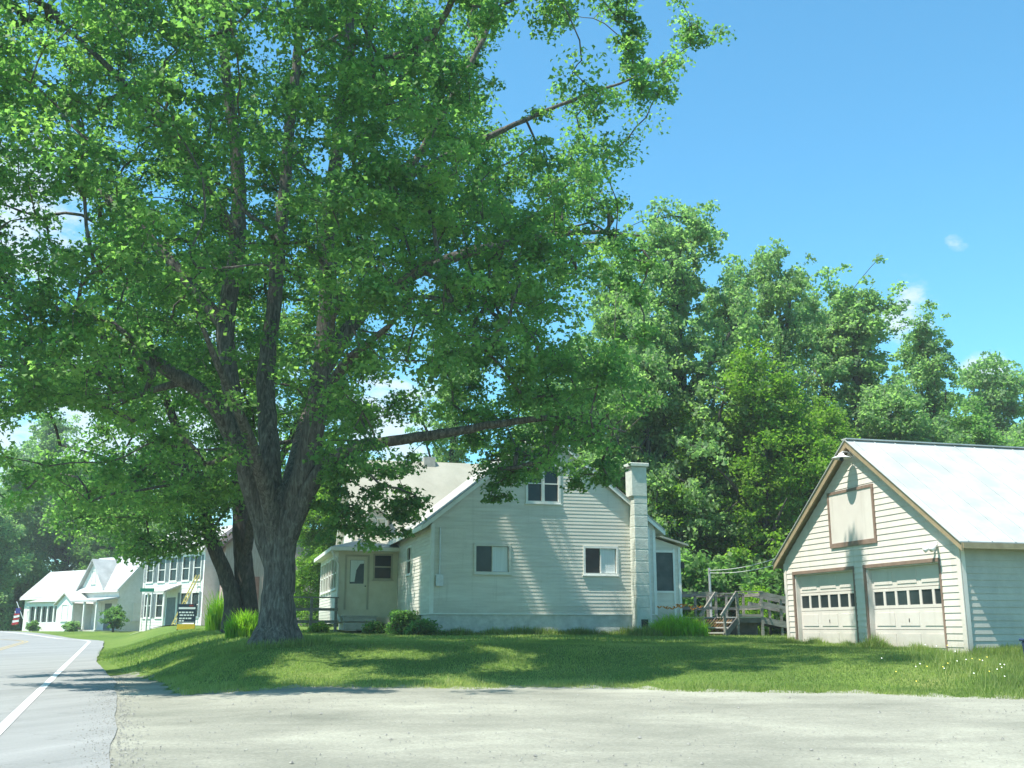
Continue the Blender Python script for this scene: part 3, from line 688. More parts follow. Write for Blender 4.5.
def poly_targets(poly, Yc, half, n, seed, thr=.42, ns=1.6, base=None, hole=()):
    g = np.random.default_rng(seed); out = []; pa = np.array(poly)
    while len(out) < n:
        k = 3000; u = g.uniform(pa[:, 0].min(), pa[:, 0].max(), k); v = g.uniform(pa[:, 1].min(), pa[:, 1].max(), k)
        ok = in_poly(poly, u, v); u, v = u[ok], v[ok]; k = len(u); dy = g.uniform(-1, 1, k)
        cxm, cym = pa.mean(0); rad = np.hypot((u - cxm) / np.ptp(pa[:, 0]) * 2, (v - cym) / np.ptp(pa[:, 1]) * 2)
        dy = dy * half * np.sqrt(np.clip(1.1 - rad ** 2, .1, 1))
        p = np.array([P(a, b, Yc)[:] for a, b in zip(u, v)]); p[:, 1] += dy
        keep = vnoise(p, ns, seed) * .6 + vnoise(p, ns * .45, seed + 1) * .4 > thr
        for hx, hy, hr in hole: keep &= (u - hx) ** 2 + (v - hy) ** 2 > hr * hr
        out += list(p[keep])
    return np.array(out[:n])
T2 = poly_targets(poly2, SY, 4.5, 850, 21, .42, 1.8, hole=[(75, 430, 30), (28, 440, 30), (285, 460, 16), (225, 538, 12), (245, 535, 12)]) - np.array(sb)
T2 = np.concatenate([T2, np.array([sp(a, b, c) for a, b in [(212, 505), (200, 515), (190, 524), (178, 532), (165, 540), (150, 544), (140, 538), (205, 525), (220, 495), (232, 500), (245, 494), (196, 532), (185, 540), (158, 550), (172, 546), (133, 548), (212, 530), (225, 512), (150, 553), (165, 550), (180, 546), (195, 546), (207, 538), (140, 556), (128, 553)] for c in (-1.2, -.6)])])
V, Fc = grow_tree(limbs2, T2, rtip=.011, rmax=.1, nlimb=10, ntrunk=16)
mesh_from('trunk', V, Fc, M['bark2'], second)
leaves('crown', T2, rng.uniform(.45, .9, len(T2)), 60, .16, M['maple'], second, up=.5)

# wood on the right and behind the house
tA = make_tree('broadleaf_tree', 20, 4.6, 'loose', 101, M['leaf3'], 1250, 38, .19)
tB = make_tree('broadleaf_tree', 16, 4.4, 'broad', 102, M['leaf2'], 1000, 56, .19, low=.02)
tC = make_tree('poplar_tree', 20, 3.2, 'upright', 103, M['leaf3'], 950, 38, .19)
tD = make_tree('broadleaf_tree', 14, 4.5, 'broad', 104, M['leaf4'], 950, 56, .21, low=.02)
GW = 'trees of the wood behind the house and garage'
place(tA, 690, 50, 192, 20, 'tall loose-crowned tree right of the big maple, highest of the wood behind the house', GW, rz=.6, w=1.1)
place(tA, 797, 53, 238, 20, 'tall loose-crowned tree with a ragged pointed top above the yellow-green tree', GW, rz=2.4, w=.86)
place(tC, 878, 56, 262, 20, 'grey-green open tree rising above the garage ridge, tallest of those over the garage', GW, rz=1.0, w=1.25)
place(tC, 948, 59, 304, 20, 'slender grey-green tree whose narrow top stands right of the tallest one over the garage', GW, rz=3.0, w=.95)
place(tD, 1010, 74, 350, 14, 'rounded dull green tree above the right end of the white garage roof', GW, rz=.3, w=1.45, mat=M['leaf3'])
place(tB, 762, 47.5, 335, 16, 'bright yellow-green bushy tree above the wooden deck', GW, rz=1.1, w=.95)
place(tB, 842, 50, 395, 16, 'yellow-green lower tree beside the left slope of the garage roof', GW, rz=3.9, w=.8)
place(tD, 655, 49, 300, 14, 'dark green dense tree directly behind the white chimney', GW, rz=2.0, w=.85)
place(tD, 712, 50, 420, 14, 'dark low-branched tree behind the clothesline post', GW, rz=4.2, w=.8)
place(tD, 915, 52, 372, 14, 'deep green round tree behind the garage ridge', GW, rz=5.1, w=.95)
place(tB, 985, 54, 395, 16, 'mid green tree behind the right part of the garage roof', GW, rz=.2, w=.9, mat=M['leaf4'])
place(tD, 590, 54, 330, 14, 'dark tree behind the peak of the house gable', GW, rz=1.2, w=1.0)
place(tB, 540, 60, 370, 16, 'green tree behind the house roof, seen through the maple', GW, rz=2.2, w=.9, mat=M['leaf4'])
place(tB, 328, 66, 455, 16, 'sunlit green tree between the big trunk and the front porch', GW, rz=5.2, w=.75)
place(tA, 450, 62, 330, 20, 'loose grey-green tree far behind the cream roof', GW, rz=4.0, w=.8)
place(tA, 742, 56, 262, 20, 'grey-green tree filling the gap left of the ragged pointed tree', GW, rz=5.3, w=.95)
place(tA, 838, 58, 285, 20, 'grey-green tree just left of the garage peak, behind the yellow-green one', GW, rz=1.9, w=.95)
place(tA, 628, 55, 250, 20, 'tree half hidden behind the right edge of the maple crown, over the chimney', GW, rz=3.3, w=1.0)
place(tB, 700, 48.5, 400, 16, 'bright green leafy tree between the chimney and the deck', GW, rz=2.7, w=.8)
# low growth at the edge of the wood
bush = make_tree('shrub', 3.2, 2.0, 'bushy', 105, M['leaf4'], 260, 40, .2)
GS = 'shrubs along the edge of the wood'
place(bush, 702, 46, None, 3.2, 'dark shrub behind the deck railing beside the screened porch', GS, 'shrub', rz=.4).scale = (1.2, 1.2, 1.25)
place(bush, 740, 46.5, None, 3.2, 'dark shrub behind the middle of the wooden deck', GS, 'shrub', rz=2.1).scale = (1.2, 1.2, 1.1)
place(bush, 778, 46, None, 3.2, 'dark shrub behind the ramp by the garage corner', GS, 'shrub', rz=4.1).scale = (1.3, 1.3, 1.3)
b3 = place(bush, 756, 44.2, None, 3.2, 'small bright yellow-green bush just above the deck rail', None, 'shrub', rz=1.0, mat=M['weed']); b3.scale = (.4, .4, .72)

# trees behind the far houses
GF = 'trees behind the far white houses'
place(tD, 8, 116, 440, 14, 'dark tree left of the far farmhouse, at the edge of the photo', GF, rz=.5, w=1.5)
place(tD, 62, 120, 452, 14, 'dark tree rising behind the low wing of the far farmhouse', GF, rz=2.5, w=1.6)
place(tB, 112, 118, 470, 16, 'green tree behind the tall roof of the far farmhouse', GF, rz=3.5, w=1.2, mat=M['leaf4'])
place(tD, 160, 122, 440, 14, 'tree behind the far two-storey white house', GF, rz=4.5, w=1.4)
place(tB, 268, 105, 470, 16, 'tree far behind the big maple trunk', GF, rz=1.5, w=1.1, mat=M['leaf4'])
place(tC, 34, 128, 400, 20, 'tall thin-topped tree above the far farmhouse', GF, rz=1.2, w=1.6)
place(tD, -45, 100, 455, 14, 'dark tree just outside the left edge beyond the road bend', GF, rz=3.1, w=1.4)

# ------------------------------------------------------------------ buildings
def clap(mb, z0, z1, ext, holes=(), expo=.115, lap=.011):
    """clapboards on the frame's (a,c) plane, outward = b"""
    n = max(1, round((z1 - z0) / expo)); e = (z1 - z0) / n
    for i in range(n):
        za, zb = z0 + i * e, z0 + (i + 1) * e
        cuts = sorted({za, zb, *[z for h in holes for z in h[2:] if za < z < zb]})
        for u, v in zip(cuts[:-1], cuts[1:]):
            m = (u + v) / 2; au, bu = ext(u); av, bv = ext(v)
            segs = [(0., 1.)]; wid = max(1e-6, (bu - au + bv - av) / 2); a_m = (au + av) / 2
            hs = sorted([(h[0], h[1]) for h in holes if h[2] < m < h[3]]); x = None
            ivs = []; cur = None
            for h0, h1 in hs:
                ivs.append((cur, h0)); cur = h1
            ivs.append((cur, None))
            ou, ov = lap * (1 - (u - za) / e) + .001, lap * (1 - (v - za) / e) + .001
            for l, r in ivs:
                p0, p1 = (au, av) if l is None else (l, l); q0, q1 = (bu, bv) if r is None else (r, r)
                if q0 - p0 < 1e-4 and q1 - p1 < 1e-4: continue
                mb.quad((p0, ou, u), (q0, ou, u), (q1, ov, v), (p1, ov, v))
                if u == za: mb.quad((p0, 0, u), (q0, 0, u), (q0, ou, u), (p0, ou, u))

def window(parent, fr, a0, a1, c0, c1, fmat, bars='slide', fw=.08, name='window', curtain=None, proud=.04, depth=.05):
    m = MB().frame(*fr)
    m.box(a0 - fw, a0, -.03, proud, c0 - fw, c1 + fw); m.box(a1, a1 + fw, -.03, proud, c0 - fw, c1 + fw)
    m.box(a0, a1, -.03, proud, c1, c1 + fw); m.box(a0, a1, -.03, proud, c0 - fw, c0)
    w = m.build(name, fmat, parent)
    s = MB().frame(*fr); s.box(a0 - fw - .04, a1 + fw + .04, 0, proud + .035, c0 - fw - .035, c0 - fw - .001); s.build('sill', fmat, w)
    g = MB().frame(*fr); g.quad((a0, -depth, c0), (a1, -depth, c0), (a1, -depth, c1), (a0, -depth, c1)); g.build('pane', M['glass'], w)
    b = MB().frame(*fr); mid = (a0 + a1) / 2
    if bars == 'slide': b.box(mid - .02, mid + .02, -depth + .004, .01, c0, c1)
    elif bars == 'hung': b.box(a0, a1, -depth + .004, .01, (c0 + c1) / 2 - .025, (c0 + c1) / 2 + .025)
    elif bars == 'double':
        b.box(mid - .06, mid + .06, -depth + .004, .025, c0, c1)
        for l, r in ((a0, mid - .06), (mid + .06, a1)): b.box(l, r, -depth + .004, .012, (c0 + c1) / 2 - .02, (c0 + c1) / 2 + .02)
    if b.v: b.build('sash_bar', fmat, w)
    if curtain:
        l, r = curtain; c = MB().frame(*fr); c.quad((l, -depth + .015, c0 + .01), (r, -depth + .015, c0 + .01), (r, -depth + .015, c1 - .01), (l, -depth + .015, c1 - .01)); c.build('curtain', M['curtain'], w)
    return w

def gable_ext(w, zeave, zapex):
    def f(z):
        if z <= zeave: return (0, w)
        k = (z - zeave) / (zapex - zeave) * w / 2; return (k, w - k)
    return f

# ---- garage (local x = along the side wall, local y = along the door front, away)
GZ0 = .98
G = empty('garage', (10.04, 23.8, GZ0), R(15), 'cream two-door garage with brown trim and a white metal gable roof', 'garage')
GW_, GL, GE, GA = 7.77, 9.5, 2.45, 5.22
front = ((0, GW_, 0), (0, -1, 0), (-1, 0, 0), (0, 0, 1))     # a runs from far corner to near corner
doors = [(GW_ - 3.77, GW_ - .70, -.3, 2.07), (GW_ - 7.34, GW_ - 4.2, -.3, 2.07)]
wm = MB().frame(*front); clap(wm, -.35, GA, gable_ext(GW_, GE, GA), doors, .15, .014)
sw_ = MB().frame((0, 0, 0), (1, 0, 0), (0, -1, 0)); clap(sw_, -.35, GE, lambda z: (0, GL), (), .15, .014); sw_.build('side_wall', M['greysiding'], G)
wm.frame((GL, GW_, 0), (-1, 0, 0), (0, 1, 0)); wm.quad((0, 0, -.3), (GL, 0, -.3), (GL, 0, GE), (0, 0, GE))
wm.frame((GL, 0, 0), (0, 1, 0), (1, 0, 0)); wm.add([wm.pt(0, 0, -.3), wm.pt(GW_, 0, -.3), wm.pt(GW_, 0, GE), wm.pt(GW_ / 2, 0, GA), wm.pt(0, 0, GE)], [(0, 1, 2, 3, 4)])
wm.build('wall', M['cream'], G)
cb = MB().frame(*front)
cb.box(-.03, .10, .015, .035, -.3, GE - .1); cb.build('corner_board', M['cream'], G); cb = MB().frame(*front); cb.box(GW_ - .10, GW_ + .035, .015, .035, -.3, GE - .02)
cb.frame((0, 0, 0), (1, 0, 0), (0, -1, 0)); cb.box(0.0, .10, .016, .036, -.3, GE - .05)
cb.build('corner_board', M['cream'], G)
# roof: two slabs
OV, EO = .20, .34; sl = (GA - GE) / (GW_ / 2)
rf = MB().frame((0, 0, 0), (0, 1, 0), (1, 0, 0))
z_at = lambda y: GE + .06 + sl * (GW_ / 2 - abs(y - GW_ / 2))
for s in (0, 1):
    ye = -EO if s == 0 else GW_ + EO; yr = GW_ / 2; ze = GE + .06 - sl * EO; zr = GA + .06
    poly = [(ye, ze + .10), (yr, zr + .10), (yr, zr + .125), (ye, ze + .125)]
    rf.prism(poly if s == 0 else poly[::-1], -OV - .03, GL + .4)
for x in np.arange(-OV + .2, GL + .3, .62):
    for s in (0, 1):
        ye = -EO if s == 0 else GW_ + EO; yr = GW_ / 2
        rf.bar((ye, x, GE + .06 - sl * EO + .13), (yr, x, GA + .06 + .13), .03, .022)
rf.frame(); rf.box(-OV - .03, GL + .4, GW_ / 2 - .12, GW_ / 2 + .12, GA + .165, GA + .20)
roof = rf.build('roof', M['roofwhite'], G)
ff = MB().frame((0, 0, 0), (0, 1, 0), (1, 0, 0))
for s in (0, 1):
    ye = -EO if s == 0 else GW_ + EO; yr = GW_ / 2; ze = GE + .06 - sl * EO; zr = GA + .06
    poly = [(ye, ze - .09), (yr, zr - .09), (yr, zr + .098), (ye, ze + .098)]
    ff.prism(poly if s == 0 else poly[::-1], -OV, -OV + .04)           # rake fascia
    poly = [(ye + (.02 if s == 0 else -.02), ze + .03), (yr, zr + .03), (yr, zr + .06), (ye + (.02 if s == 0 else -.02), ze + .06)]
    ff.prism(poly if s == 0 else poly[::-1], -OV + .042, GL + .3)         # soffit boards
ff.frame(); ff.box(-OV + .042, GL + .3, -EO - .02, -EO + .015, GE + .06 - sl * EO - .03, GE + .06 - sl * EO + .095)
ff.box(-OV + .042, GL + .3, GW_ + EO - .015, GW_ + EO + .02, GE + .06 - sl * EO - .03, GE + .06 - sl * EO + .095)
ff.build('fascia', M['tan'], roof)

for (a0, a1, c0, c1) in doors:
    # reveal
    tr = MB().frame(*front)
    tr.box(a0 - .01, a0 + .055, -.03, .022, -.3, c1); tr.box(a1 - .055, a1 + .01, -.03, .022, -.3, c1); tr.box(a0 - .01, a1 + .01, -.03, .024, c1 - .055, c1 + .03)
    jb = MB().frame(*front); jb.box(a0, a0 + .085, -.26, -.031, -.3, c1); jb.box(a1 - .085, a1, -.26, -.031, -.3, c1); jb.box(a0, a1, -.26, -.031, c1 - .085, c1)
    d0, d1, dt = a0 + .085, a1 - .085, c1 - .085
    dm = MB().frame(*front)
    nsec = 4; hsec = (dt + .03) / nsec
    for i in range(nsec):
        z0 = -.03 + i * hsec; b0 = -.16
        if i == 2:   # glazed section
            fwid = (d1 - d0) / 6
            dm.box(d0, d1, b0 - .03, b0, z0 + .012, z0 + .09); dm.box(d0, d1, b0 - .03, b0, z0 + hsec - .07, z0 + hsec)
            for k in range(7): dm.box(max(d0, d0 + k * fwid - .045), min(d1, d0 + k * fwid + .045), b0 - .03, b0 - .002, z0 + .09, z0 + hsec - .07)
        else:
            dm.box(d0, d1, b0 - .03, b0, z0 + .012, z0 + hsec)
            for k in range(3):
                w3 = (d1 - d0) / 3
                dm.box(d0 + k * w3 + .1, d0 + (k + 1) * w3 - .1, b0, b0 + .014, z0 + .10, z0 + hsec - .09)
    dr = dm.build('garage_door', M['creamdoor'], G)
    tr.build('door_frame', M['brown'], dr)
    jb.build('door_jamb', M['cream'], dr)
    gl = MB().frame(*front); z0 = -.03 + 2 * hsec
    for k in range(6):
        fwid = (d1 - d0) / 6
        gl.quad((d0 + k * fwid + .045, -.182, z0 + .09), (d0 + (k + 1) * fwid - .045, -.182, z0 + .09), (d0 + (k + 1) * fwid - .045, -.182, z0 + hsec - .07), (d0 + k * fwid + .045, -.182, z0 + hsec - .07))
    gl.build('pane', M['glass'], dr)
    h = MB().frame(*front); mid = (d0 + d1) / 2
    h.box(mid - .012, mid + .012, -.16, -.135, hsec + .16, hsec + .24); h.build('handle', M['black'], dr)
    bd = MB().frame(*front); bd.quad((d0, -.30, -.3), (d1, -.30, -.3), (d1, -.30, dt), (d0, -.30, dt)); bd.build('backing', M['wooddark'], dr)

# loft hatch
hm = MB().frame(*front); a0, a1, c0, c1 = GW_ - 5.2, GW_ - 3.06, 2.62, 4.12
hm.box(a0 + .075, a1 - .075, .016, .03, c0 + .12, c1 - .075)
hatch = hm.build('loft_hatch', M['creamdoor'], G)
ht = MB().frame(*front)
ht.box(a0, a0 + .075, .012, .05, c0, c1); ht.box(a1 - .075, a1, .012, .05, c0, c1); ht.box(a0 + .075, a1 - .075, .012, .05, c0, c0 + .12); ht.box(a0 + .075, a1 - .075, .012, .05, c1 - .075, c1)
ht.build('hatch_frame', M['brown'], hatch)
# barn lamp under the peak
lm = MB().frame(*front); yc = GW_ / 2
lm.tube([(yc, .0, 4.96), (yc, .12, 5.06), (yc, .30, 5.06), (yc, .34, 5.02)], .018, 8)
lamp = lm.build('lamp_arm', M['metal'], G, True)
ls = MB().frame(*front); ls.lathe([(.03, .13), (.06, .12), (.09, .06), (.25, .0), (.255, -.02), (.20, .0), (.02, .03)], 24, (yc, .34, 4.90)); ls.build('lamp_shade', M['lamp'], lamp, True)
lb = MB().frame(*front); lb.lathe([(.01, .05), (.05, .02), (.06, -.03), (.03, -.07), (.001, -.08)], 12, (yc, .34, 4.88)); lb.build('bulb', M['glass'], lamp, True)
# flood light near the right corner
fl = MB().frame(*front); ac = GW_ - .76; fl.box(ac - .06, ac + .06, .015, .05, 2.34, 2.46)
fb = fl.build('flood_light', M['lamp'], G)
for s in (-1, 1):
    q = MB().frame(*front); q.tube([(ac + s * .03, .04, 2.40), (ac + s * .07, .10, 2.38), (ac + s * .10, .17, 2.33), (ac + s * .13, .26, 2.27)], [.03, .035, .05, .065], 10); q.build('bulb', M['lamp'], fb, True)

# ---- house
HZ0 = 1.38
Hs = empty('house', (-2.85, 37.5, HZ0), R(15), 'white clapboard house with a gable end, a masonry chimney and an enclosed front porch', 'house')
HW, HE, HA, HD = 8.5, 3.82, 7.2, 9.4
gab = ((0, 0, 0), (1, 0, 0), (0, -1, 0), (0, 0, 1))
frt = ((0, HD, 0), (0, -1, 0), (-1, 0, 0), (0, 0, 1))       # a from far to near
W1 = (2.22 - .6, 2.22 + .6, 2.08, 2.98); W2 = (6.33 - .6, 6.33 + .6, 2.08, 2.98); W3 = (4.13 - .58, 4.13 + .58, 4.66, 5.95)
WF = (HD - 4.64 - .42, HD - 4.64 + .42, 2.22, 3.2)
wm = MB().frame(*gab); clap(wm, .62, HA, gable_ext(HW, HE, HA), (W1, W2, W3), 0.13, .011)
wm.frame(*frt); clap(wm, .62, HE, lambda z: (0, HD), (WF,), 0.13, .011)
wm.frame((HW, 0, 0), (0, 1, 0), (1, 0, 0)); clap(wm, .62, HE, lambda z: (0, HD), (), 0.13, .011)
wm.frame((HW, HD, 0), (-1, 0, 0), (0, 1, 0)); wm.add([wm.pt(0, 0, .5), wm.pt(HW, 0, .5), wm.pt(HW, 0, HE), wm.pt(HW / 2, 0, HA), wm.pt(0, 0, HE)], [(0, 1, 2, 3, 4)])
wm.build('wall', M['housewhite'], Hs)
fm = MB(); fm.box(.02, HW - .02, .02, .3, -.5, .60); fm.box(.02, .3, .3, HD, -.5, .60); fm.box(HW - .3, HW - .02, .3, HD, -.5, .6); fm.build('foundation', M['found'], Hs)
cb = MB().frame(*gab); cb.box(-.014, .10, .012, .026, .6, HE - .1); cb.box(HW - .10, HW + .014, .012, .026, .6, HE - .1)
cb.box(-.02, HW + .02, .0, .035, .585, .622)
cb.frame(*frt); cb.box(HD - .10, HD - .002, .012, .0265, .6, HE - .1); cb.box(0, HD, .0, .03, .585, .622)
cb.build('corner_board', M['white'], Hs)
window(Hs, gab, *W1, M['housewhite'], 'slide', curtain=(2.24, 2.80)); window(Hs, gab, *W2, M['white'], 'slide', curtain=(6.35, 6.91)); window(Hs, gab, *W3, M['white'], 'double', fw=.09)
window(Hs, frt, *WF, M['white'], 'hung')
def gable_roof(parent, w, d0, d1, ze, za, ov, mat, trim, axis_frame, name='roof', th=.05, ft=.17):
    """ridge along the frame's b axis from d0 to d1, span 0..w along a"""
    s = (za - ze) / (w / 2); r = MB().frame(*axis_frame); f = MB().frame(*axis_frame)
    for k in (0, 1):
        ae = -ov if k == 0 else w + ov; zl = ze + .05 - s * ov; zh = za + .05
        p = [(ae, zl + .08), (w / 2, zh + .08), (w / 2, zh + .08 + th), (ae, zl + .08 + th)]; r.prism(p if k == 0 else p[::-1], d0 - .02, d1 + .02)
        p = [(ae, zl - ft + .08), (w / 2, zh - ft + .08), (w / 2, zh + .077), (ae, zl + .077)]; f.prism(p if k == 0 else p[::-1], d0, d0 + .04); f.prism(p if k == 0 else p[::-1], d1 - .04, d1)
        q = .02 if k == 0 else -.02
        p = [(ae + q, zl + .02), (w / 2, zh + .02), (w / 2, zh + .05), (ae + q, zl + .05)]; f.prism(p if k == 0 else p[::-1], d0 + .042, d1 - .042)
        f.box(min(ae, ae - 2 * q), max(ae, ae - 2 * q), d0 + .042, d1 - .042, zl - .08, zl + .076)
    ro = r.build(name, mat, parent); f.build('fascia', trim, ro); return ro
gable_roof(Hs, HW, -.17, HD, HE, HA, .34, M['roofgrey'], M['white'], ((0, 0, 0), (1, 0, 0), (0, 1, 0), (0, 0, 1)))
# rear block with its ridge across
BX0, BX1, BY0, BY1, BE, BA = -1.5, 9.0, 9.0, 16.2, 3.72, 7.75
bw = MB(); bw.box(BX0, BX1, BY0, BY1, .0, BE)
for x in (BX0, BX1): bw.add([(x, BY0, BE), (x, BY1, BE), (x, (BY0 + BY1) / 2, BA)], [(0, 1, 2)])
bw.build('rear_block_wall', M['housewhite'], Hs)
rr = gable_roof(Hs, BY1 - BY0, -BX1 - .3, -BX0 + .3, BE, BA, .3, M['roofcream'], M['white'], ((0, BY0, 0), (0, 1, 0), (-1, 0, 0), (0, 0, 1)))
vm = MB(); vm.box(1.9, 2.45, (BY0 + BY1) / 2 - .25, (BY0 + BY1) / 2 + .25, BA - .1, BA + .38); vm.build('roof_vent', M['woodpale'], rr)
# dormer
dmx = -.75; dw = MB(); dw.box(dmx - .55, dmx + .55, 9.25, 10.6, 3.9, 4.85); dw.prism([(dmx - .55, 4.85), (dmx + .55, 4.85), (dmx, 5.2)], 9.25, 11.2); dor = dw.build('dormer', M['housewhite'], Hs)
dr_ = MB()
for s in (-1, 1):
    p = [(dmx, 5.25), (dmx + s * .7, 4.76), (dmx + s * .7, 4.82), (dmx, 5.31)]; dr_.prism(p[::-1] if s > 0 else p, 9.12, 11.4)
dr_.build('dormer_roof', M['roofcream'], dor)
window(dor, ((0, 9.25, 0), (1, 0, 0), (0, -1, 0), (0, 0, 1)), dmx - .4, dmx + .4, 4.08, 4.78, M['white'], 'double', fw=.06)
# enclosed front porch
PX0, PY0, PY1, PT = -2.5, 7.5, 15.8, 3.3
pf = ((PX0, PY0, 0), (1, 0, 0), (0, -1, 0), (0, 0, 1)); pl = ((PX0, PY1, 0), (0, -1, 0), (-1, 0, 0), (0, 0, 1))
pd = (.36, 1.22, .86, 3.02); pw_ = (1.52, 2.20, 2.14, 3.08)
pm = MB().frame(*pf)
def plain_wall(mb, a0, a1, c0, c1, holes):
    xs_ = sorted({a0, a1, *[h[0] for h in holes], *[h[1] for h in holes]}); zs_ = sorted({c0, c1, *[h[2] for h in holes], *[h[3] for h in holes]})
    for x0, x1 in zip(xs_[:-1], xs_[1:]):
        for z0, z1 in zip(zs_[:-1], zs_[1:]):
            mx_, mz = (x0 + x1) / 2, (z0 + z1) / 2
            if any(h[0] < mx_ < h[1] and h[2] < mz < h[3] for h in holes): continue
            mb.quad((x0, 0, z0), (x1, 0, z0), (x1, 0, z1), (x0, 0, z1))
plain_wall(pm, 0, -PX0 - .012, .3, PT, (pd, pw_)); porch = pm.build('porch_wall', M['porchcream'], Hs)
PWs = [(a - .42, a + .42, 1.75, 3.0) for a in (1.2, 2.5, 3.8, 5.1, 6.4, 7.5)]
pm = MB().frame(*pl); clap(pm, .3, PT, lambda z: (0, PY1 - PY0), PWs, 0.13, .011); pm.build('porch_side_wall', M['housewhite'], Hs)
for w in PWs: window(Hs, pl, *w, M['white'], 'hung', fw=.07)
window(Hs, pf, *pw_, M['doortrim'], 'hung', fw=.07)
d = MB().frame(*pf); a0, a1, c0, c1 = pd
d.box(a0, a1, -.05, -.02, c0, c0 + 1.05); d.box(a0, a0 + .14, -.05, -.02, c0 + 1.05, c1); d.box(a1 - .14, a1, -.05, -.02, c0 + 1.05, c1); d.box(a0 + .14, a1 - .14, -.05, -.02, c1 - .14, c1)
dd = d.build('front_door', M['porchcream'], Hs)
g = MB().frame(*pf); g.quad((a0 + .14, -.04, c0 + 1.05), (a1 - .14, -.04, c0 + 1.05), (a1 - .14, -.04, c1 - .14), (a0 + .14, -.04, c1 - .14)); g.build('pane', M['glass'], dd)
g = MB().frame(*pf); g.quad((a0 + .16, -.032, c0 + 1.12), (a0 + .34, -.032, c0 + 1.12), (a0 + .40, -.032, c0 + 1.6), (a0 + .55, -.032, c1 - .3), (a1 - .15, -.032, c1 - .28), (a1 - .15, -.032, c1 - .15), (a0 + .16, -.032, c1 - .15)); g.build('curtain', M['curtain'], dd)
g = MB().frame(*pf); g.box(a0 - .08, a0, -.06, .02, c0, c1 + .08); g.box(a1, a1 + .08, -.06, .02, c0, c1 + .08); g.box(a0, a1, -.06, .02, c1, c1 + .08); g.build('door_frame', M['doortrim'], dd)
g = MB().frame(*pf); g.lathe([(.001, .03), (.03, .02), (.03, -.02), (.001, -.03)], 10, (a1 - .07, .01, c0 + .95)); g.build('handle', M['black'], dd)
st = MB().frame(*pf); st.box(a0 - .12, a1 + .35, .0, .55, .38, .56); st.box(a0 - .12, a1 + .35, .55, .95, .05, .33); st.box(a0 - .18, a1 + .4, .0, .6, .565, .61); st.build('porch_step', M['woodpale'], Hs)
# porch roof: low hip against the rear block
pr = MB(); zlo, zhi = PT + .10, PT + .52
A = (PX0 - .35, PY0 - .35); B_ = (-.012 + .0, PY0 - .35)
v = [(A[0], A[1], zlo), (0.0, A[1], zlo), (0.0, 9.0, zhi), (BX0, 9.0, zhi), (BX0, PY1, zhi), (A[0], PY1, zlo)]
pr.add(v, [(0, 1, 2, 3), (0, 3, 4, 5)]); lo = [(x, y, z - .06) for x, y, z in v]; pr.add(lo, [(3, 2, 1, 0), (5, 4, 3, 0)]); proof = pr.build('porch_roof', M['roofcream'], Hs)
pt_ = MB(); pt_.box(A[0], 0, A[1], A[1] + .03, zlo - .16, zlo - .004); pt_.box(A[0], A[0] + .03, A[1] + .03, PY1, zlo - .16, zlo - .004); pt_.box(A[0] + .03, 0, A[1] + .03, PY0, zlo - .16, zlo - .13); pt_.box(A[0] + .03, PX0, PY0, PY1, zlo - .16, zlo - .13); pt_.build('fascia', M['white'], proof)
dn = MB(); dn.tube([(PX0 - .30, PY0 - .25, PT), (PX0 - .2, PY0 - .15, PT - .3), (PX0 + .0, PY0 - .06, PT - .6), (PX0 + .0, PY0 - .06, .7), (PX0 + .15, PY0 - .35, .35)], .045, 8); dn.build('downspout', M['white'], Hs, True)
mb_ = MB(); mb_.box(.16, .42, -.13, -.016, 1.55, 1.95); mb_.tube([(.29, -.06, 1.95), (.29, -.06, 3.6)], .025, 6); mb_.build('meter_box', M['metal'], Hs)
# chimney
ch = MB(); ch.box(7.50, 8.02, -.52, 0, -.4, 4.9)
for i, z in enumerate(np.arange(.0, 4.8, .42)): ch.box(7.494, 8.026, -.526, 0, z, z + .385)
ch.box(7.42, 8.02, -.54, .1, 4.9, 6.0)
chim = ch.build('chimney', M['block'], Hs, bevel=.015)
cc = MB(); cc.box(7.34, 8.10, -.62, .18, 6.001, 6.14); cc.build('chimney_cap', M['block'], chim, bevel=.02)
cv = MB(); cv.box(7.66, 7.92, -.545, -.50, .12, .42); cv.build('cleanout_door', M['black'], chim)
ds = MB(); ds.box(8.18, 8.26, -.09, -.015, .2, HE - .1); ds.build('downspout', M['white'], Hs)
# screened back porch
sx0, sx1, sy0, sy1 = HW, 9.95, 1.0, 5.5
bp_ = MB(); 
bp_.frame((sx0, sy0, 0), (1, 0, 0), (0, -1, 0)); ww_ = sx1 - sx0
plain_wall(bp_, 0, ww_, .2, 3.18, ((.16, ww_ - .32, 1.5, 2.95),)); bp_.quad((0, 0, 3.18), (ww_, 0, 3.18), (0, 0, 3.62))
bp_.frame((sx1, sy0, 0), (0, 1, 0), (1, 0, 0)); plain_wall(bp_, 0, sy1 - sy0, .2, 3.18, ((.3, 1.3, 1.5, 2.95), (1.6, 2.6, 1.5, 2.95)))
bporch = bp_.build('back_porch_wall', M['housewhite'], Hs)
bt = MB().frame((sx0, sy0, 0), (1, 0, 0), (0, -1, 0)); bt.box(.08, .16, 0, .025, .3, 3.1); bt.box(ww_ - .32, ww_ - .24, 0, .025, .3, 3.1); bt.box(ww_ - .1, ww_, 0, .03, .3, 3.15); bt.box(.16, ww_ - .32, 0, .03, 1.42, 1.5); bt.box(.16, ww_ - .32, 0, .03, 2.95, 3.03); bt.build('frame', M['white'], bporch)
bs = MB().frame((sx0, sy0, 0), (1, 0, 0), (0, -1, 0)); bs.quad((.16, -.03, 1.5), (ww_ - .32, -.03, 1.5), (ww_ - .32, -.03, 2.95), (.16, -.03, 2.95))
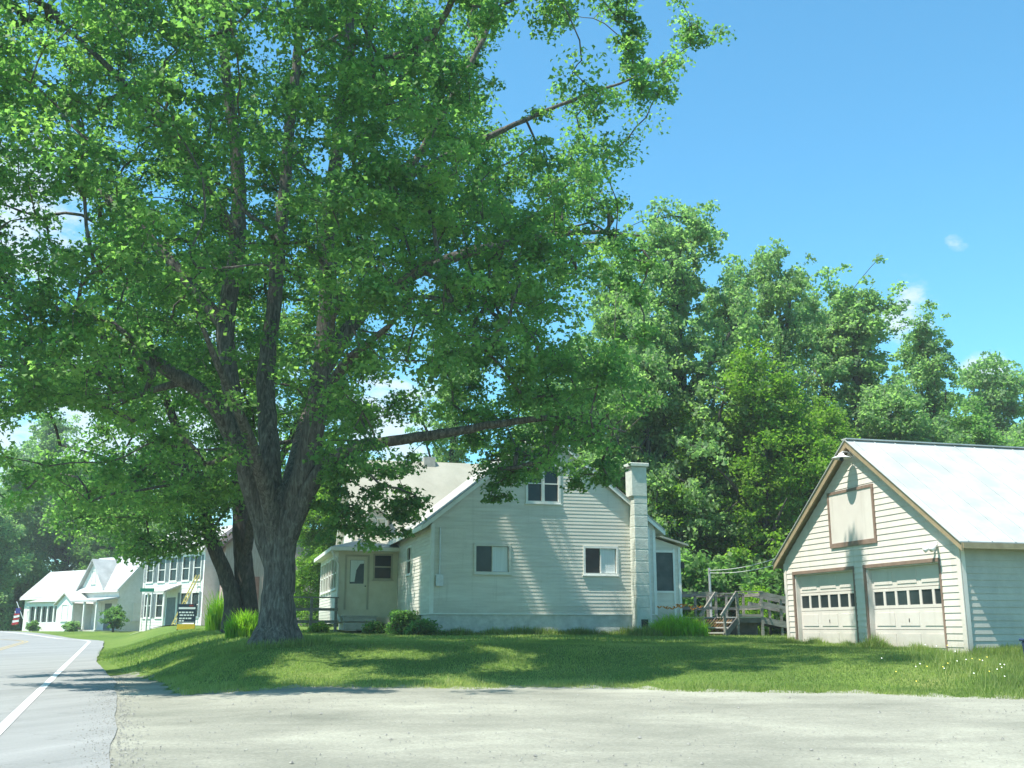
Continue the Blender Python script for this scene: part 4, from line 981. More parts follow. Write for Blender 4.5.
bs.frame((sx1, sy0, 0), (0, 1, 0), (1, 0, 0)); bs.quad((.3, -.03, 1.5), (2.6, -.03, 1.5), (2.6, -.03, 2.95), (.3, -.03, 2.95)); bs.build('insect_screen', M['screen'], bporch)
br = MB(); br.prism([(sx0, 3.66), (sx1 + .25, 3.2), (sx1 + .25, 3.27), (sx0, 3.73)], sy0 - .25, sy1 + .2); br.build('back_porch_roof', M['roofcream'], Hs)
lt = MB(); lt.box(sx1 + .0, sx1 + .12, sy0 - .1, sy0 + .02, 2.35, 2.6); lt.build('wall_lantern', M['black'], Hs)

# ---- railing beside the porch
ra = P(337, 612, 43.4); rb = P(268, 612, 42.2)
RA = empty('porch_railing', (ra.x, ra.y, hz(ra.x, ra.y) - .05), math.atan2(rb.y - ra.y, rb.x - ra.x), 'grey two-rail wooden railing between the big maple trunk and the front porch', 'railing')
Lr = math.hypot(rb.x - ra.x, rb.y - ra.y)
for x in (0.05, Lr * .38, Lr * .72, Lr): m = MB(); m.box(x - .05, x + .05, -.05, .05, -.3, 1.46); m.build('post', M['wood'], RA)
for z in (1.42, .98, .5): m = MB(); m.box(-.05, Lr + .1, -.09 if z > 1.3 else -.085, .07 if z > 1.3 else -.052, z - (.0 if z > 1.3 else .06), z + .05); m.build('rail', M['wood'], RA)

# ---- wooden deck with steps and ramp
DZ = hz(8.5, 41)
D = empty('wooden_deck', (8.0, 40.6, DZ), R(6), 'weathered wooden deck with railings, a short stair and a ramp between house and garage', 'deck')
FL = .72
m = MB(); 
for y in np.arange(0, 2.2, .15): m.box(0, 1.55, y, y + .142, FL - .04, FL)
for y in np.arange(1.1, 2.4, .15): m.box(-2.4, -.005, y, y + .142, FL - .04, FL)
m.build('deck_floor', M['woodpale'], D)
m = MB(); m.box(0.02, 1.53, .02, .06, FL - .22, FL - .045); m.box(-2.4, 0.0, 1.12, 1.16, FL - .22, FL - .045); m.box(1.49, 1.53, .065, 2.2, FL - .22, FL - .045); m.build('deck_beam', M['wooddark'], D)
m = MB(); m.box(.06, 1.46, .5, .54, -.1, FL - .05); m.build('under_deck_shade', M['wooddark'], D)  # dark board put in for the shade under the platform
posts = [(-2.35, 1.1), (-1.55, 1.1), (-.78, 1.1), (.04, 1.1), (.55, .04), (1.5, .04), (1.5, 2.2), (.04, 2.2), (.8, 2.2), (-1.1, 2.4), (-2.2, 2.4)]
for x, y in posts: m = MB(); m.box(x - .045, x + .045, y - .045, y + .045, -.1, FL + .92); m.build('post', M['wood'], D)
def rail(p, q, w=.035, h=.11, mat='wood'): m = MB(); m.bar(p, q, w, h); m.build('rail', M[mat], D)
for z in (.34, .84): rail((-2.4, 1.04, FL + z), (.06, 1.04, FL + z)); rail((-2.4, 2.46, FL + z), (1.5, 2.26, FL + z)); rail((1.55, 0, FL + z), (1.55, 2.2, FL + z))
rail((-2.4, 1.1, FL + .94), (.1, 1.1, FL + .94), .13, .035, 'wood'); rail((.5, .04, FL + .94), (1.56, .04, FL + .94), .13, .035, 'wood'); rail((.1, 2.2, FL + .94), (1.56, 2.2, FL + .94), .13, .035, 'wood')
rail((.55, -.01, FL + .36), (1.5, -.01, FL + .36)); rail((.55, -.01, FL + .05), (1.5, -.01, FL + .05), .035, .1)
# stair going down to the front left
sd = Vector((-.72, -.69, 0)).normalized(); sn = Vector((sd.y, -sd.x, 0)); s0 = Vector((.22, .35, 0))
for i in range(3):
    m = MB().frame(s0 + sd * (.12 + .29 * i), sd, sn); z = FL - .19 * (i + 1); m.box(0, .30, -.42, .42, z - .045, z); m.build('tread', M['woodpale'], D)
for s in (-.45, .45):
    m = MB().frame(s0, sd, sn); m.bar((0, s, FL - .12), (1.1, s, -.02), .04, .22); m.build('stringer', M['wooddark'], D)
    m = MB().frame(s0, sd, sn); m.bar((0, s, FL + .90), (1.25, s, .72), .05, .12); m.build('handrail', M['wood'], D)
    m = MB().frame(s0, sd, sn); m.box(.95, 1.03, s - .04, s + .04, -.1, .86); m.build('post', M['wood'], D)
# ramp on the right
m = MB(); m.bar((1.55, 1.1, FL - .02), (4.6, 1.3, .12), 1.3, .05); m.build('ramp', M['woodpale'], D)
for y in (.45, 1.75):
    for dz_ in (.92, .55): rail((1.55, y, FL + dz_ - .02), (4.6, y + .2, .12 + dz_), .04, .15)
    rail((1.55, y, FL - .1), (4.6, y + .2, .06), .04, .24)
    for k in (1, 2, 3): m = MB(); x = 1.5 + k * .95; z = FL - (x - 1.55) * .197; m.box(x - .045, x + .045, y + .02 + k * .06, y + .11 + k * .06, -.1, z + .98); m.build('post', M['wood'], D)
# lattice skirt left of the stair
m = MB()
for k in np.arange(-.6, .95, .11):
    for s in (1, -1):
        x0, x1 = k, k + .62 * s if s > 0 else k - .62
        pts = [(k, -.02 * s, 0), (x1 if s > 0 else x1, -.02 * s, .62)]
        m.frame((-1.05, .72, 0), Vector((.86, -.5, 0)).normalized(), Vector((.5, .86, 0)).normalized()).bar(pts[0], pts[1], .04, .012, (0, 1, 0))
m.build('lattice', M['lattice'], D)

# clothesline post and lines to the garage
cp = P(710.5, 600, 42.6)
CP = empty('clothesline_post', (cp.x, cp.y, hz(cp.x, cp.y)), 0, 'thin grey clothesline post standing behind the deck rail', 'post')
m = MB(); m.tube([(0, 0, -.3), (0, 0, 2.62)], .05, 8); m.build('pole', M['metal'], CP); m = MB(); m.bar((-.02, -.18, 2.5), (.02, .18, 2.5), .06); m.build('crossarm', M['wood'], CP)
gfar = Vector((10.04 - .259 * 7.9 + .2, 23.8 + .966 * 7.9, 0))
for k, (zz, z2) in enumerate(((2.52, 3.62), (2.42, 3.42))):
    a = Vector((cp.x, cp.y, hz(cp.x, cp.y) + zz)); b = Vector((gfar.x, gfar.y, z2)); pts = []
    for i in range(13):
        u = i / 12; p = a.lerp(b, u); p.z -= .12 * math.sin(math.pi * u); pts.append(p)
    m = MB(); m.tube(pts, .011, 5); tag(m.build('clothesline', M['lamp']), ['upper', 'lower'][k] + ' pale clothesline stretched from the thin post to the garage corner', 'clothesline', 'clotheslines between post and garage')

# blue tub at the right edge
bt_ = Vector((10.9, 22.1, 0)); bt_.z = hz(bt_.x, bt_.y)
BT = empty('storage_tub', bt_, R(12), 'dark blue plastic tub in the grass by the garage side wall', 'tub')
m = MB(); m.prism([(-.33, 0), (.33, 0), (.38, .5), (-.38, .5)], -.25, .25); m.build('body', M['blue'], BT, bevel=.02)
m = MB(); m.box(-.40, .40, -.29, .29, .501, .55); m.build('lid', M['blue'], BT, bevel=.015)

# ---- far farmhouse
fc = P(116, 629, 86.0)
FH = empty('farmhouse', (fc.x, fc.y, hz(fc.x, fc.y)), R(52), 'distant bright white farmhouse with a small gable dormer, a porch and a low left wing', 'house')
# local x to the right (receding wall), local y away along the front (a to the left)
Lm, Lw, dm_ = 7.0, 8.5, 4.8
ffr = ((0, 0, 0), (0, 1, 0), (-1, 0, 0), (0, 0, 1))
m = MB(); m.box(0, dm_, 0, Lm, -.3, 3.45)
m.add([(0, 0, 3.45), (dm_, 0, 3.45), (dm_ / 2, 0, 6.0)], [(0, 1, 2)]); m.add([(0, Lm, 3.45), (dm_, Lm, 3.45), (dm_ / 2, Lm, 6.0)], [(0, 1, 2)])
m.build('wall', M['white'], FH)
gable_roof(FH, dm_, -.3, Lm + .3, 3.45, 6.0, .3, M['roofwhite'], M['white'], ((0, 0, 0), (1, 0, 0), (0, 1, 0), (0, 0, 1)), ft=.2)
m = MB(); m.frame((0, 0, 0), (0, 1, 0), (1, 0, 0)).prism([(2.0, 3.4), (5.6, 3.4), (3.8, 5.7)], -.06, 2.2); fg = m.build('front_gable', M['white'], FH)
m = MB()
for s in (-1, 1):
    p = [(3.8, 5.72), (3.8 + s * 2.1, 3.2), (3.8 + s * 2.1, 3.32), (3.8, 5.86)]; m.frame((0, 0, 0), (0, 1, 0), (1, 0, 0)).prism(p if s < 0 else p[::-1], -.35, 2.3)
m.build('roof', M['roofwhite'], fg)
window(fg, ((-.06, 0, 0), (0, 1, 0), (-1, 0, 0), (0, 0, 1)), 3.55, 4.05, 3.9, 4.9, M['white'], 'hung', fw=.08)
m = MB(); m.box(.4, 5.0, Lm, Lm + Lw, -.3, 3.0); 
for y in (Lm, Lm + Lw): m.add([(.4, y, 3.0), (5.0, y, 3.0), (2.7, y, 5.1)], [(0, 1, 2)])
m.build('wing_wall', M['white'], FH)
wr = gable_roof(FH, 4.6, Lm + .302, Lm + Lw + .35, 3.0, 5.1, .3, M['roofwhite'], M['white'], ((.4, 0, 0), (1, 0, 0), (0, 1, 0), (0, 0, 1)), ft=.2)
m = MB(); m.box(2.4, 3.0, Lm + .5, Lm + 1.1, 4.5, 5.9); m.build('chimney', M['found'], wr)
# glazed sunroom, entry gable, porch
m = MB(); m.box(-1.2, .38, Lm - .4, Lm + 4.6, -.3, .75); m.box(-1.2, .38, Lm - .4, Lm + 4.6, 2.05, 2.4)
for y in np.arange(Lm - .4, Lm + 4.7, .98): m.box(-1.2, -1.02, y - .09, y + .09, .75, 2.05)
m.box(-1.2, -1.02, Lm + 4.42, Lm + 4.6, .75, 2.05); sun_ = m.build('sunroom', M['white'], FH)
m = MB(); m.quad((-1.08, Lm - .3, .75), (-1.08, Lm + 4.5, .75), (-1.08, Lm + 4.5, 2.05), (-1.08, Lm - .3, 2.05)); m.build('pane', M['glass'], sun_)
m = MB(); m.prism([(-1.45, 2.41), (.38, 2.41), (.38, 2.85)], Lm - .5, Lm + 4.8); m.build('sunroom_roof', M['roofwhite'], sun_)
m = MB(); m.frame((0, 0, 0), (0, 1, 0), (1, 0, 0)).prism([(3.8, -.3), (6.4, -.3), (6.4, 2.2), (5.1, 3.0), (3.8, 2.2)], -1.6, -.01); en = m.build('entry_porch', M['white'], FH)
window(en, ((-1.6, 0, 0), (0, 1, 0), (-1, 0, 0), (0, 0, 1)), 4.7, 5.5, .9, 2.1, M['white'], 'hung')
m = MB()
for s in (-1, 1):
    p = [(5.1, 3.02), (5.1 + s * 1.5, 2.1), (5.1 + s * 1.5, 2.18), (5.1, 3.12)]; m.frame((0, 0, 0), (0, 1, 0), (1, 0, 0)).prism(p if s < 0 else p[::-1], -1.8, -.0)
m.build('roof', M['found'], en)
m = MB(); m.prism([(-2.0, 2.3), (0, 2.6), (0, 2.72), (-2.0, 2.42)], -.2, 3.7); m.build('porch_roof', M['roofwhite'], FH)
for y in (0, 1.8, 3.5): m = MB(); m.box(-1.9, -1.76, y - .07, y + .07, -.3, 2.3); m.build('porch_column', M['white'], FH)
m = MB(); m.box(-2.0, 0, -.2, 3.7, -.3, .12); m.build('porch_floor', M['found'], FH)
window(FH, ffr, 2.4, 3.2, .9, 2.2, M['white'], 'hung'); m = MB(); m.box(-.05, .0, .9, 1.8, .12, 2.2); m.build('door', M['shutter'], FH)
window(FH, ((.4, Lm, 0), (0, 1, 0), (-1, 0, 0), (0, 0, 1)), 7.2, 7.8, .9, 1.7, M['white'], 'none'); window(FH, ((.4, Lm, 0), (0, 1, 0), (-1, 0, 0), (0, 0, 1)), 7.4, 7.9, 2.2, 2.6, M['white'], 'none')
window(FH, gab, 1.4, 2.2, .9, 2.2, M['white'], 'hung')
# flag by the wing
fx = P(17, 629, 93.0); FG = empty('flag', (fx.x, fx.y, hz(fx.x, fx.y)), R(-10), 'small red, white and blue flag at the left end of the distant farmhouse', 'flag')
m = MB(); m.tube([(.5, 0, 1.0), (-.3, 0, 2.5)], .03, 6); m.build('pole', M['lamp'], FG)
for i in range(7):
    m = MB(); z = .6 + i * .20; m.bar((-.55 + i * .04, .02 * math.sin(i), z), (.05 + i * .02, .03 * math.sin(i + 1), z + .1), .03, .2); m.build('stripe', M['red' if i % 2 == 0 else 'flagwhite'], FG)
m = MB(); m.box(-.28, .14, -.05, -.02, 1.5, 1.95); m.build('canton', M['flagblue'], FG)
# post by the wing and bush
def small_bush(px, py, Y, h, w, label, mat, seed, name='shrub', n=120, each=38, size=.14, cat='shrub'):
    b = make_tree(name, h, w, 'bushy', seed, mat, n, each, size, lr=.32); p = P(px, py, Y); b.location = (p.x, p.y, hz(p.x, p.y) - .05); tag(b, label, cat); return b
small_bush(113, 626, 83, 2.3, 1.1, 'round dark bush in front of the distant farmhouse porch', M['leaf4'], 201)
small_bush(34, 628, 90, 1.0, .55, 'small dark bush by the wing door of the distant farmhouse', M['leaf4'], 202, n=50)
small_bush(72, 627, 84.5, .9, .9, 'low flowering bush under the entry of the distant farmhouse', M['leaf3'], 203, n=60)

# ---- distant two-storey house
tc_ = P(201, 628, 80.0)
TH = empty('two_storey_house', (tc_.x, tc_.y, hz(tc_.x, tc_.y)), R(48), 'distant two-storey white house with tall dark shuttered windows and a small door hood', 'house')
TL, TD, TE, TA = 8.8, 4.6, 6.0, 7.6
fr2 = ((0, TL, 0), (0, -1, 0), (-1, 0, 0), (0, 0, 1)); sd2 = ((0, 0, 0), (1, 0, 0), (0, -1, 0), (0, 0, 1))
wins = [(TL - y - .45, TL - y + .45, z, z + 1.75) for y in (1.0, 2.6, 4.4, 6.1, 7.9) for z in (.85, 3.6) if not (z < 1 and 4 < y < 5)]
m = MB().frame(*fr2); clap(m, -.3, TE, lambda z: (0, TL), wins, .25, .015); m.frame(*sd2); clap(m, -.3, TA, gable_ext(TD, TE, TA), ((1.3, 2.1, .85, 2.6), (1.3, 2.1, 3.7, 5.3)), .25, .015)
m.frame(); m.add([(0, TL, -.3), (TD, TL, -.3), (TD, TL, TE), (TD / 2, TL, TA), (0, TL, TE)], [(0, 1, 2, 3, 4)]); m.quad((TD, 0, -.3), (TD, TL, -.3), (TD, TL, TE), (TD, 0, TE)); m.build('wall', M['white'], TH)
gable_roof(TH, TD, -.35, TL + .35, TE, TA, .35, M['roofgrey'], M['white'], ((0, 0, 0), (1, 0, 0), (0, 1, 0), (0, 0, 1)), ft=.3)
for w in wins:
    q = window(TH, fr2, *w, M['white'], 'hung', fw=.1)
    for s in (0, 1):
        sh = MB().frame(*fr2); a = w[0] - .42 if s == 0 else w[1] + .11; sh.box(a, a + .31, .016, .05, w[2] - .05, w[3] + .05); sh.build('shutter', M['shutter'], q)
for w in ((1.3, 2.1, .85, 2.6), (1.3, 2.1, 3.7, 5.3)): window(TH, sd2, *w, M['white'], 'hung', fw=.1)
m = MB().frame(*fr2); m.box(-.02, .22, .016, .05, -.3, TE); m.box(TL - .22, TL + .03, .016, .05, -.3, TE); m.build('corner_board', M['white'], TH)
m = MB().frame(*fr2); m.box(TL - 5.0, TL - 3.8, .02, .06, .1, 2.3); dd = m.build('front_door', M['shutter'], TH)
m = MB().frame(*fr2); m.add([m.pt(TL - 5.7, 0, 3.3), m.pt(TL - 3.1, 0, 3.3), m.pt(TL - 3.0, 1.5, 2.75), m.pt(TL - 5.8, 1.5, 2.75), m.pt(TL - 5.7, 0, 3.2), m.pt(TL - 3.1, 0, 3.2), m.pt(TL - 3.0, 1.5, 2.6), m.pt(TL - 5.8, 1.5, 2.6)], [(0, 3, 2, 1), (4, 5, 6, 7), (3, 7, 6, 2), (0, 4, 7, 3), (1, 2, 6, 5)]); m.build('door_hood', M['woodpale'], TH)
m = MB().frame(*fr2)
for a in (TL - 5.6, TL - 3.2): m.box(a - .06, a + .06, 1.25, 1.37, -.3, 2.62)
m.build('hood_post', M['white'], TH)
# ladder
a = TH.matrix_basis @ Vector((-1.6, 1.35, 0)); b = TH.matrix_basis @ Vector((-.12, .55, 4.0))
LD = empty('ladder', (a.x, a.y, hz(a.x, a.y)), R(48), 'yellow ladder leaning against the near corner of the distant two-storey house', 'ladder')
for s in (-.2, .2): m = MB(); m.bar((0, s, 0), (1.45, s - .7, 3.9), .07, .1); m.build('side_rail', M['ladderyellow'], LD)
m = MB()
for k in range(1, 12): u = k / 12; m.bar((1.45 * u, -.2 - .7 * u, 3.9 * u), (1.45 * u, .2 - .7 * u, 3.9 * u), .05, .05)
m.build('rungs', M['ladderyellow'], LD)

# ---- faded barn behind the twin trunks
bc = P(283, 628, 76.0)
BN = empty('barn', (bc.x, bc.y, hz(bc.x, bc.y)), R(18), 'faded pink boarded barn with a brown roof seen between the tree trunks', 'barn')
m = MB(); m.box(-4.2, 2.5, 0, 7, -.3, 5.6); m.add([(-4.2, 0, 5.6), (2.5, 0, 5.6), (-.85, 0, 8.2)], [(0, 1, 2)]); m.add([(-4.2, 7, 5.6), (2.5, 7, 5.6), (-.85, 7, 8.2)], [(0, 1, 2)]); m.build('wall', M['barnwall'], BN)
gable_roof(BN, 6.7, -.3, 7.3, 5.6, 8.2, .35, M['barnroof'], M['barnroof'], ((-4.2, 0, 0), (1, 0, 0), (0, 1, 0), (0, 0, 1)))
m = MB(); m.box(-1.4, -.2, -.04, -.005, 5.2, 6.9); m.build('loft_door', M['barnroof'], BN)
m = MB(); m.box(-3.2, -1.8, -.04, -.005, .0, 3.4); m.build('barn_door', M['barnroof'], BN)

# ---- roadside signs
sg = P(185.5, 632, 55.0)
SG = empty('lawn_sign', (sg.x, sg.y, hz(sg.x, sg.y)), R(12), 'navy blue sign with white lettering and a yellow strip below, on the far lawn', 'sign')
zb = P(186, 623, 55).z - SG.location.z; zt = P(186, 604, 55).z - SG.location.z
m = MB(); m.box(-.44, .44, -.03, .03, zb, zt)
m.build('panel', M['navy'], SG)
hgt = zt - zb
def text(parent, body, size, a, z, y, mat, name='lettering', sx_=1.0):
    cu = bpy.data.curves.new(name, 'FONT'); cu.body = body; cu.size = size; cu.align_x = 'CENTER'; cu.align_y = 'CENTER'; cu.extrude = .004
    o = bpy.data.objects.new(name, cu); col.objects.link(o); bpy.context.view_layer.update()
    me = bpy.data.meshes.new_from_object(o.evaluated_get(bpy.context.evaluated_depsgraph_get())); bpy.data.objects.remove(o)
    me.materials.append(mat); q = bpy.data.objects.new(name, me); col.objects.link(q); q.parent = parent; q.location = (a, y, z); q.rotation_euler = (math.pi / 2, 0, 0); q.scale = (sx_, 1, 1); return q
m = MB(); m.box(-.41, .41, -.036, -.031, zt - .26, zt - .16); m.box(-.41, .41, -.036, -.031, zb + .03, zb + .05)
for i, (z, w0, w1) in enumerate(((.42, -.38, .32), (.56, -.34, .36), (.72, -.36, .30), (.84, -.36, -.1))):
    x = w0; k = 0
    while x < w1 - .05:
        wd = .09 + .07 * ((k * 7 + i * 3) % 4) / 3; m.box(x, min(x + wd, w1), -.036, -.031, zt - z - .035, zt - z + .035); x += wd + .035; k += 1
m.build('lettering', M['signwhite'], SG)
m = MB(); m.box(.1, .30, -.034, -.031, zt - .12, zt - .04); m.build('red_mark', M['signred'], SG)
m = MB(); m.box(-.44, .44, -.028, .028, zb - .32, zb - .05); m.build('yellow_strip', M['yellow'], SG)
for s in (-.42, .42): m = MB(); m.box(s - .03, s + .03, .031, .075, -.3, zt); m.build('post', M['black'], SG)
st_ = P(144, 632, 73.0)
ST = empty('street_sign', (st_.x, st_.y, hz(st_.x, st_.y)), R(8), 'green street name sign on a thin post by the far side street', 'street sign')
zz = P(144, 590, 73).z - ST.location.z
m = MB(); m.tube([(.36, 0, -.2), (.36, 0, zz - .12)], .035, 8); m.build('post', M['metal'], ST); m = MB(); m.box(-.46, .46, -.015, .015, zz - .12, zz + .12); m.build('panel', M['green'], ST)

# ------------------------------------------------------------------ plants near the house
def blades(name, base, h, w, lean, mat, parent=None, g=None, tint=None, seg=2):
    g = g or rng; n = len(base); a = g.uniform(0, 6.283, n); d = np.stack([np.cos(a), np.sin(a), 0 * a], 1); s = np.stack([-np.sin(a + g.normal(0, .8, n)), np.cos(a), 0 * a], 1); s = unit(s)
    ln = (g.random(n) * lean * h)[:, None]; hh = h[:, None]; ww2 = w[:, None]; zz_ = np.array([[0, 0, 1.]])
    t = np.clip(g.normal(.45, .22, n), 0, 1) if tint is None else tint
    if seg == 1:
        q = np.stack([base - s * ww2, base + s * ww2, base + d * ln + zz_ * hh], 1).reshape(-1, 3); return np_mesh(name, q, 3, mat, parent, t)
    m1 = base + d * ln * .35 + zz_ * hh * .62; tip = base + d * ln * 1.1 + zz_ * hh * .95
    q = np.stack([base - s * ww2, base + s * ww2, m1 + s * ww2 * .8, m1 - s * ww2 * .8, m1 - s * ww2 * .8, m1 + s * ww2 * .8, tip + s * ww2 * .1, tip - s * ww2 * .1], 1).reshape(-1, 3)
    return np_mesh(name, q, 4, mat, parent, np.repeat(t, 2))

def clump(name, px, Y, w, h, n, label, mat, cat='plant', lean=.9, bw=.022, flower=None):
    p = P(px, 625, Y); o = empty(name, (p.x, Y, hz(p.x, Y)), 0, label, cat)
    a = rng.uniform(0, 6.283, n); r = np.sqrt(rng.random(n)); b = np.stack([np.cos(a) * r * w, np.sin(a) * r * w * .7, -.05 + 0 * r], 1)
    hh = h * (1 - .45 * r ** 2) * rng.uniform(.6, 1.1, n)
    blades('foliage', b, hh, rng.uniform(.5, 1.1, n) * bw, lean, mat, o)
    if flower:
        for k in range(flower[1]):
            aa = rng.uniform(0, 6.28); rr2 = w * .8 * math.sqrt(rng.random()); m = MB(); c = (rr2 * math.cos(aa), rr2 * math.sin(aa) * .6, h * rng.uniform(.95, 1.15))
            for j in range(6):
                t1 = j * 1.047; m.add([Vector(c), Vector(c) + Vector((.10 * math.cos(t1 - .3), .10 * math.sin(t1 - .3), .06)), Vector(c) + Vector((.17 * math.cos(t1), .17 * math.sin(t1), .10)), Vector(c) + Vector((.10 * math.cos(t1 + .3), .10 * math.sin(t1 + .3), .06))], [(0, 1, 2, 3)])
            m.build('flower', flower[0], o)
    return o
clump('daylily_clump', 679, 38.0, 1.0, .95, 1500, 'yellow-green daylily clump with orange flowers under the back porch', M['weed'], flower=(M['orange'], 12))
clump('fern_clump', 246, 34.5, .62, 1.0, 1300, 'bright green ferny clump beside the big maple trunk', M['weed'], lean=.6)
clump('weed_clump', 217, 47.0, .5, 2.0, 400, 'tall thin yellowish weeds left of the leaning trunk', M['weed'], lean=.4)
clump('weed_clump', 645, 37.5, .6, .5, 500, 'low leafy weeds at the foot of the chimney', M['grassblade'], lean=.8)
small_bush(405, 624, 39.5, .95, .75, 'low dark bush against the side wall left of the gable', M['leaf4'], 211, n=110, size=.11)
small_bush(424, 625, 37.2, .6, .7, 'small dark leafy bush at the front corner of the gable wall', M['leaf4'], 212, n=80, size=.10)
small_bush(372, 617, 42.5, .5, .45, 'tiny leafy bush beside the porch step', M['leaf4'], 213, n=50, size=.1)
small_bush(318, 617, 42.0, .55, .5, 'tiny green plant in front of the porch railing', M['leaf2'], 214, n=50, size=.1)

# wild grass: fine blades on the lawn
def lawn_pts(n, x0, x1, y0, y1, cond=None, pw=1.0):
    X = rng.uniform(x0, x1, n); Y = y0 + (y1 - y0) * rng.random(n) ** pw
    ok = (Y > edge_Y(X) - .30) & (.938 * X + .347 * Y > shoulder(Y) - .02)
    # keep off the buildings
    gl_ = (X - 10.04) * .966 + (Y - 23.8) * .259; gw_ = -(X - 10.04) * .259 + (Y - 23.8) * .966
    ok &= ~((gl_ > -.05) & (gl_ < 9.5) & (gw_ > 0) & (gw_ < 7.8))
    hl = (X + 2.85) * .966 + (Y - 37.5) * .259; hw_ = -(X + 2.85) * .259 + (Y - 37.5) * .966
    ok &= ~((hl > -2.5) & (hl < 10) & (hw_ > 0))
    ok &= np.abs(X) < Y * .5
    if cond is not None: ok &= cond(X, Y)
    X, Y = X[ok], Y[ok]; return np.stack([X, Y, H(X, Y) - .01], 1)
bsets = []
b1 = lawn_pts(260000, -13, 14, 18, 31); h1 = rng.uniform(.025, .065, len(b1)) * (.6 + .9 * vnoise(b1, .9, 7)); w1 = rng.uniform(.006, .013, len(b1))
b2 = lawn_pts(110000, -20, 14, 30, 52); h2 = rng.uniform(.05, .11, len(b2)); w2 = rng.uniform(.012, .022, len(b2))
# ragged taller fringe along the gravel and at the feet of the buildings
b3_ = lawn_pts(160000, -11, 12, 18, 27, lambda X, Y: np.abs(Y - edge_Y(X)) < .9); h3 = rng.uniform(.05, .16, len(b3_)) * (.3 + .9 * vnoise(b3_, .7, 9)); w3 = rng.uniform(.005, .011, len(b3_))
n = 7000; yy = rng.uniform(-.1, 7.9, n); xx = -np.abs(rng.normal(0, .16, n)) - .02
b4 = np.stack([10.04 + xx * .966 - yy * .259, 23.8 + xx * .259 + yy * .966, 0 * xx], 1); b4[:, 2] = H(b4[:, 0], b4[:, 1]) - .01; h4 = rng.uniform(.08, .34, n) * (.15 + 1.3 * vnoise(b4, .45, 12) ** 1.6); w4 = rng.uniform(.006, .014, n)
n = 5000; yy = -np.abs(rng.normal(0, .18, n)) - .03; xx = rng.uniform(-.3, 8.7, n)
b5 = np.stack([-2.85 + xx * .966 - yy * .259, 37.5 + xx * .259 + yy * .966, 0 * xx], 1); b5[:, 2] = H(b5[:, 0], b5[:, 1]) - .01; h5 = rng.uniform(.12, .42, n) * (.3 + vnoise(b5, .6, 13)); w5 = rng.uniform(.010, .02, n)
# rank growth towards the right edge
b6 = lawn_pts(34000, 8.0, 12, 17.5, 24, lambda X, Y: rng.random(len(X)) < np.clip((X - 8.0) / 2, 0, 1) ** 1.2); h6 = rng.uniform(.06, .26, len(b6)) * (.4 + vnoise(b6, .6, 14)); w6 = rng.uniform(.005, .012, len(b6))
n = 6000; yy = -np.abs(rng.normal(0, .14, n)) - .02; xx = rng.uniform(0, 5, n)
b7 = np.stack([10.04 + xx * .966 - yy * .259, 23.8 + xx * .259 + yy * .966, 0 * xx], 1); b7[:, 2] = H(b7[:, 0], b7[:, 1]) - .01; h7 = rng.uniform(.1, .3, n); w7 = rng.uniform(.006, .012, n)
# around the trunk
n = 2500; a = rng.uniform(0, 6.283, n); r = rng.normal(1.15, .16, n); b8 = np.stack([tb.x + r * np.cos(a), tb.y + r * np.sin(a), 0 * a], 1); b8[:, 2] = H(b8[:, 0], b8[:, 1]) - .01; h8 = rng.uniform(.08, .26, n); w8 = rng.uniform(.008, .014, n)
BB = np.concatenate([b1, b2, b3_, b4, b5, b6, b7, b8]); HH = np.concatenate([h1, h2, h3, h4, h5, h6, h7, h8]); WW = np.concatenate([w1, w2, w3, w4, w5, w6, w7, w8])
tn = np.clip(-.22 + .75 * vnoise(BB, 2.2, 31) + .55 * vnoise(BB, .6, 32) + rng.normal(0, .15, len(BB)) + .35 * np.exp(-np.abs(BB[:, 1] - edge_Y(BB[:, 0])) / .5), 0, 1)
tag(blades('grass', BB, HH, WW, .8, M['grassblade'], None, tint=tn, seg=1), 'short uneven green grass of the front lawn', 'grass', kind='stuff')
# wild flowers in the rough corner
n = 44; fx_ = rng.normal(9.3, .9, n); fy = rng.normal(20.6, 1.2, n); ok = (fy > edge_Y(fx_) + .1); fx_, fy = fx_[ok], fy[ok]
for nm, mt, sel, lb in (('daisies', M['petal'], 0, 'tiny white wild flowers in the rough grass right of the garage doors'), ('buttercups', M['petaly'], 1, 'tiny yellow wild flowers in the rough grass by the blue tub')):
    qx, qy = fx_[sel::2] + sel * .5, fy[sel::2]; k = len(qx); c = np.stack([qx, qy, H(qx, qy) + rng.uniform(.16, .38, k)], 1); s = .014; vs = []
    for i in range(k):
        for j in range(6): vs.append(c[i] + np.array([s * math.cos(j * 1.047), s * math.sin(j * 1.047) * .7, s * math.sin(j * 1.047) * .7]))
    tag(np_mesh(nm, np.array(vs), 6, mt), lb, 'wild flowers', kind='stuff')

# ------------------------------------------------------------------ sky and sun
PHI, EL = R(30), R(64)
S = Vector((-math.cos(PHI) * math.cos(EL), -math.sin(PHI) * math.cos(EL), math.sin(EL)))
sun = bpy.data.lights.new('sun', 'SUN'); sun.energy = 4.8; sun.angle = R(.5); sun.color = (1, .955, .87)
so = bpy.data.objects.new('sun', sun); col.objects.link(so); so.rotation_euler = S.to_track_quat('Z', 'Y').to_euler(); so.location = (0, 0, 60)
w = bpy.data.worlds.new('World'); scene.world = w; w.use_nodes = True; nt = w.node_tree; L = nt.links
bg = nt.nodes['Background']; sky = nd(nt, 'ShaderNodeTexSky', sky_type='NISHITA'); sky.sun_disc = False
sky.sun_elevation = EL; sky.sun_rotation = math.atan2(S.x, S.y); sky.air_density = 1.0; sky.dust_density = .6; sky.ozone_density = 1.5; sky.altitude = 300
tc = nd(nt, 'ShaderNodeTexCoord')
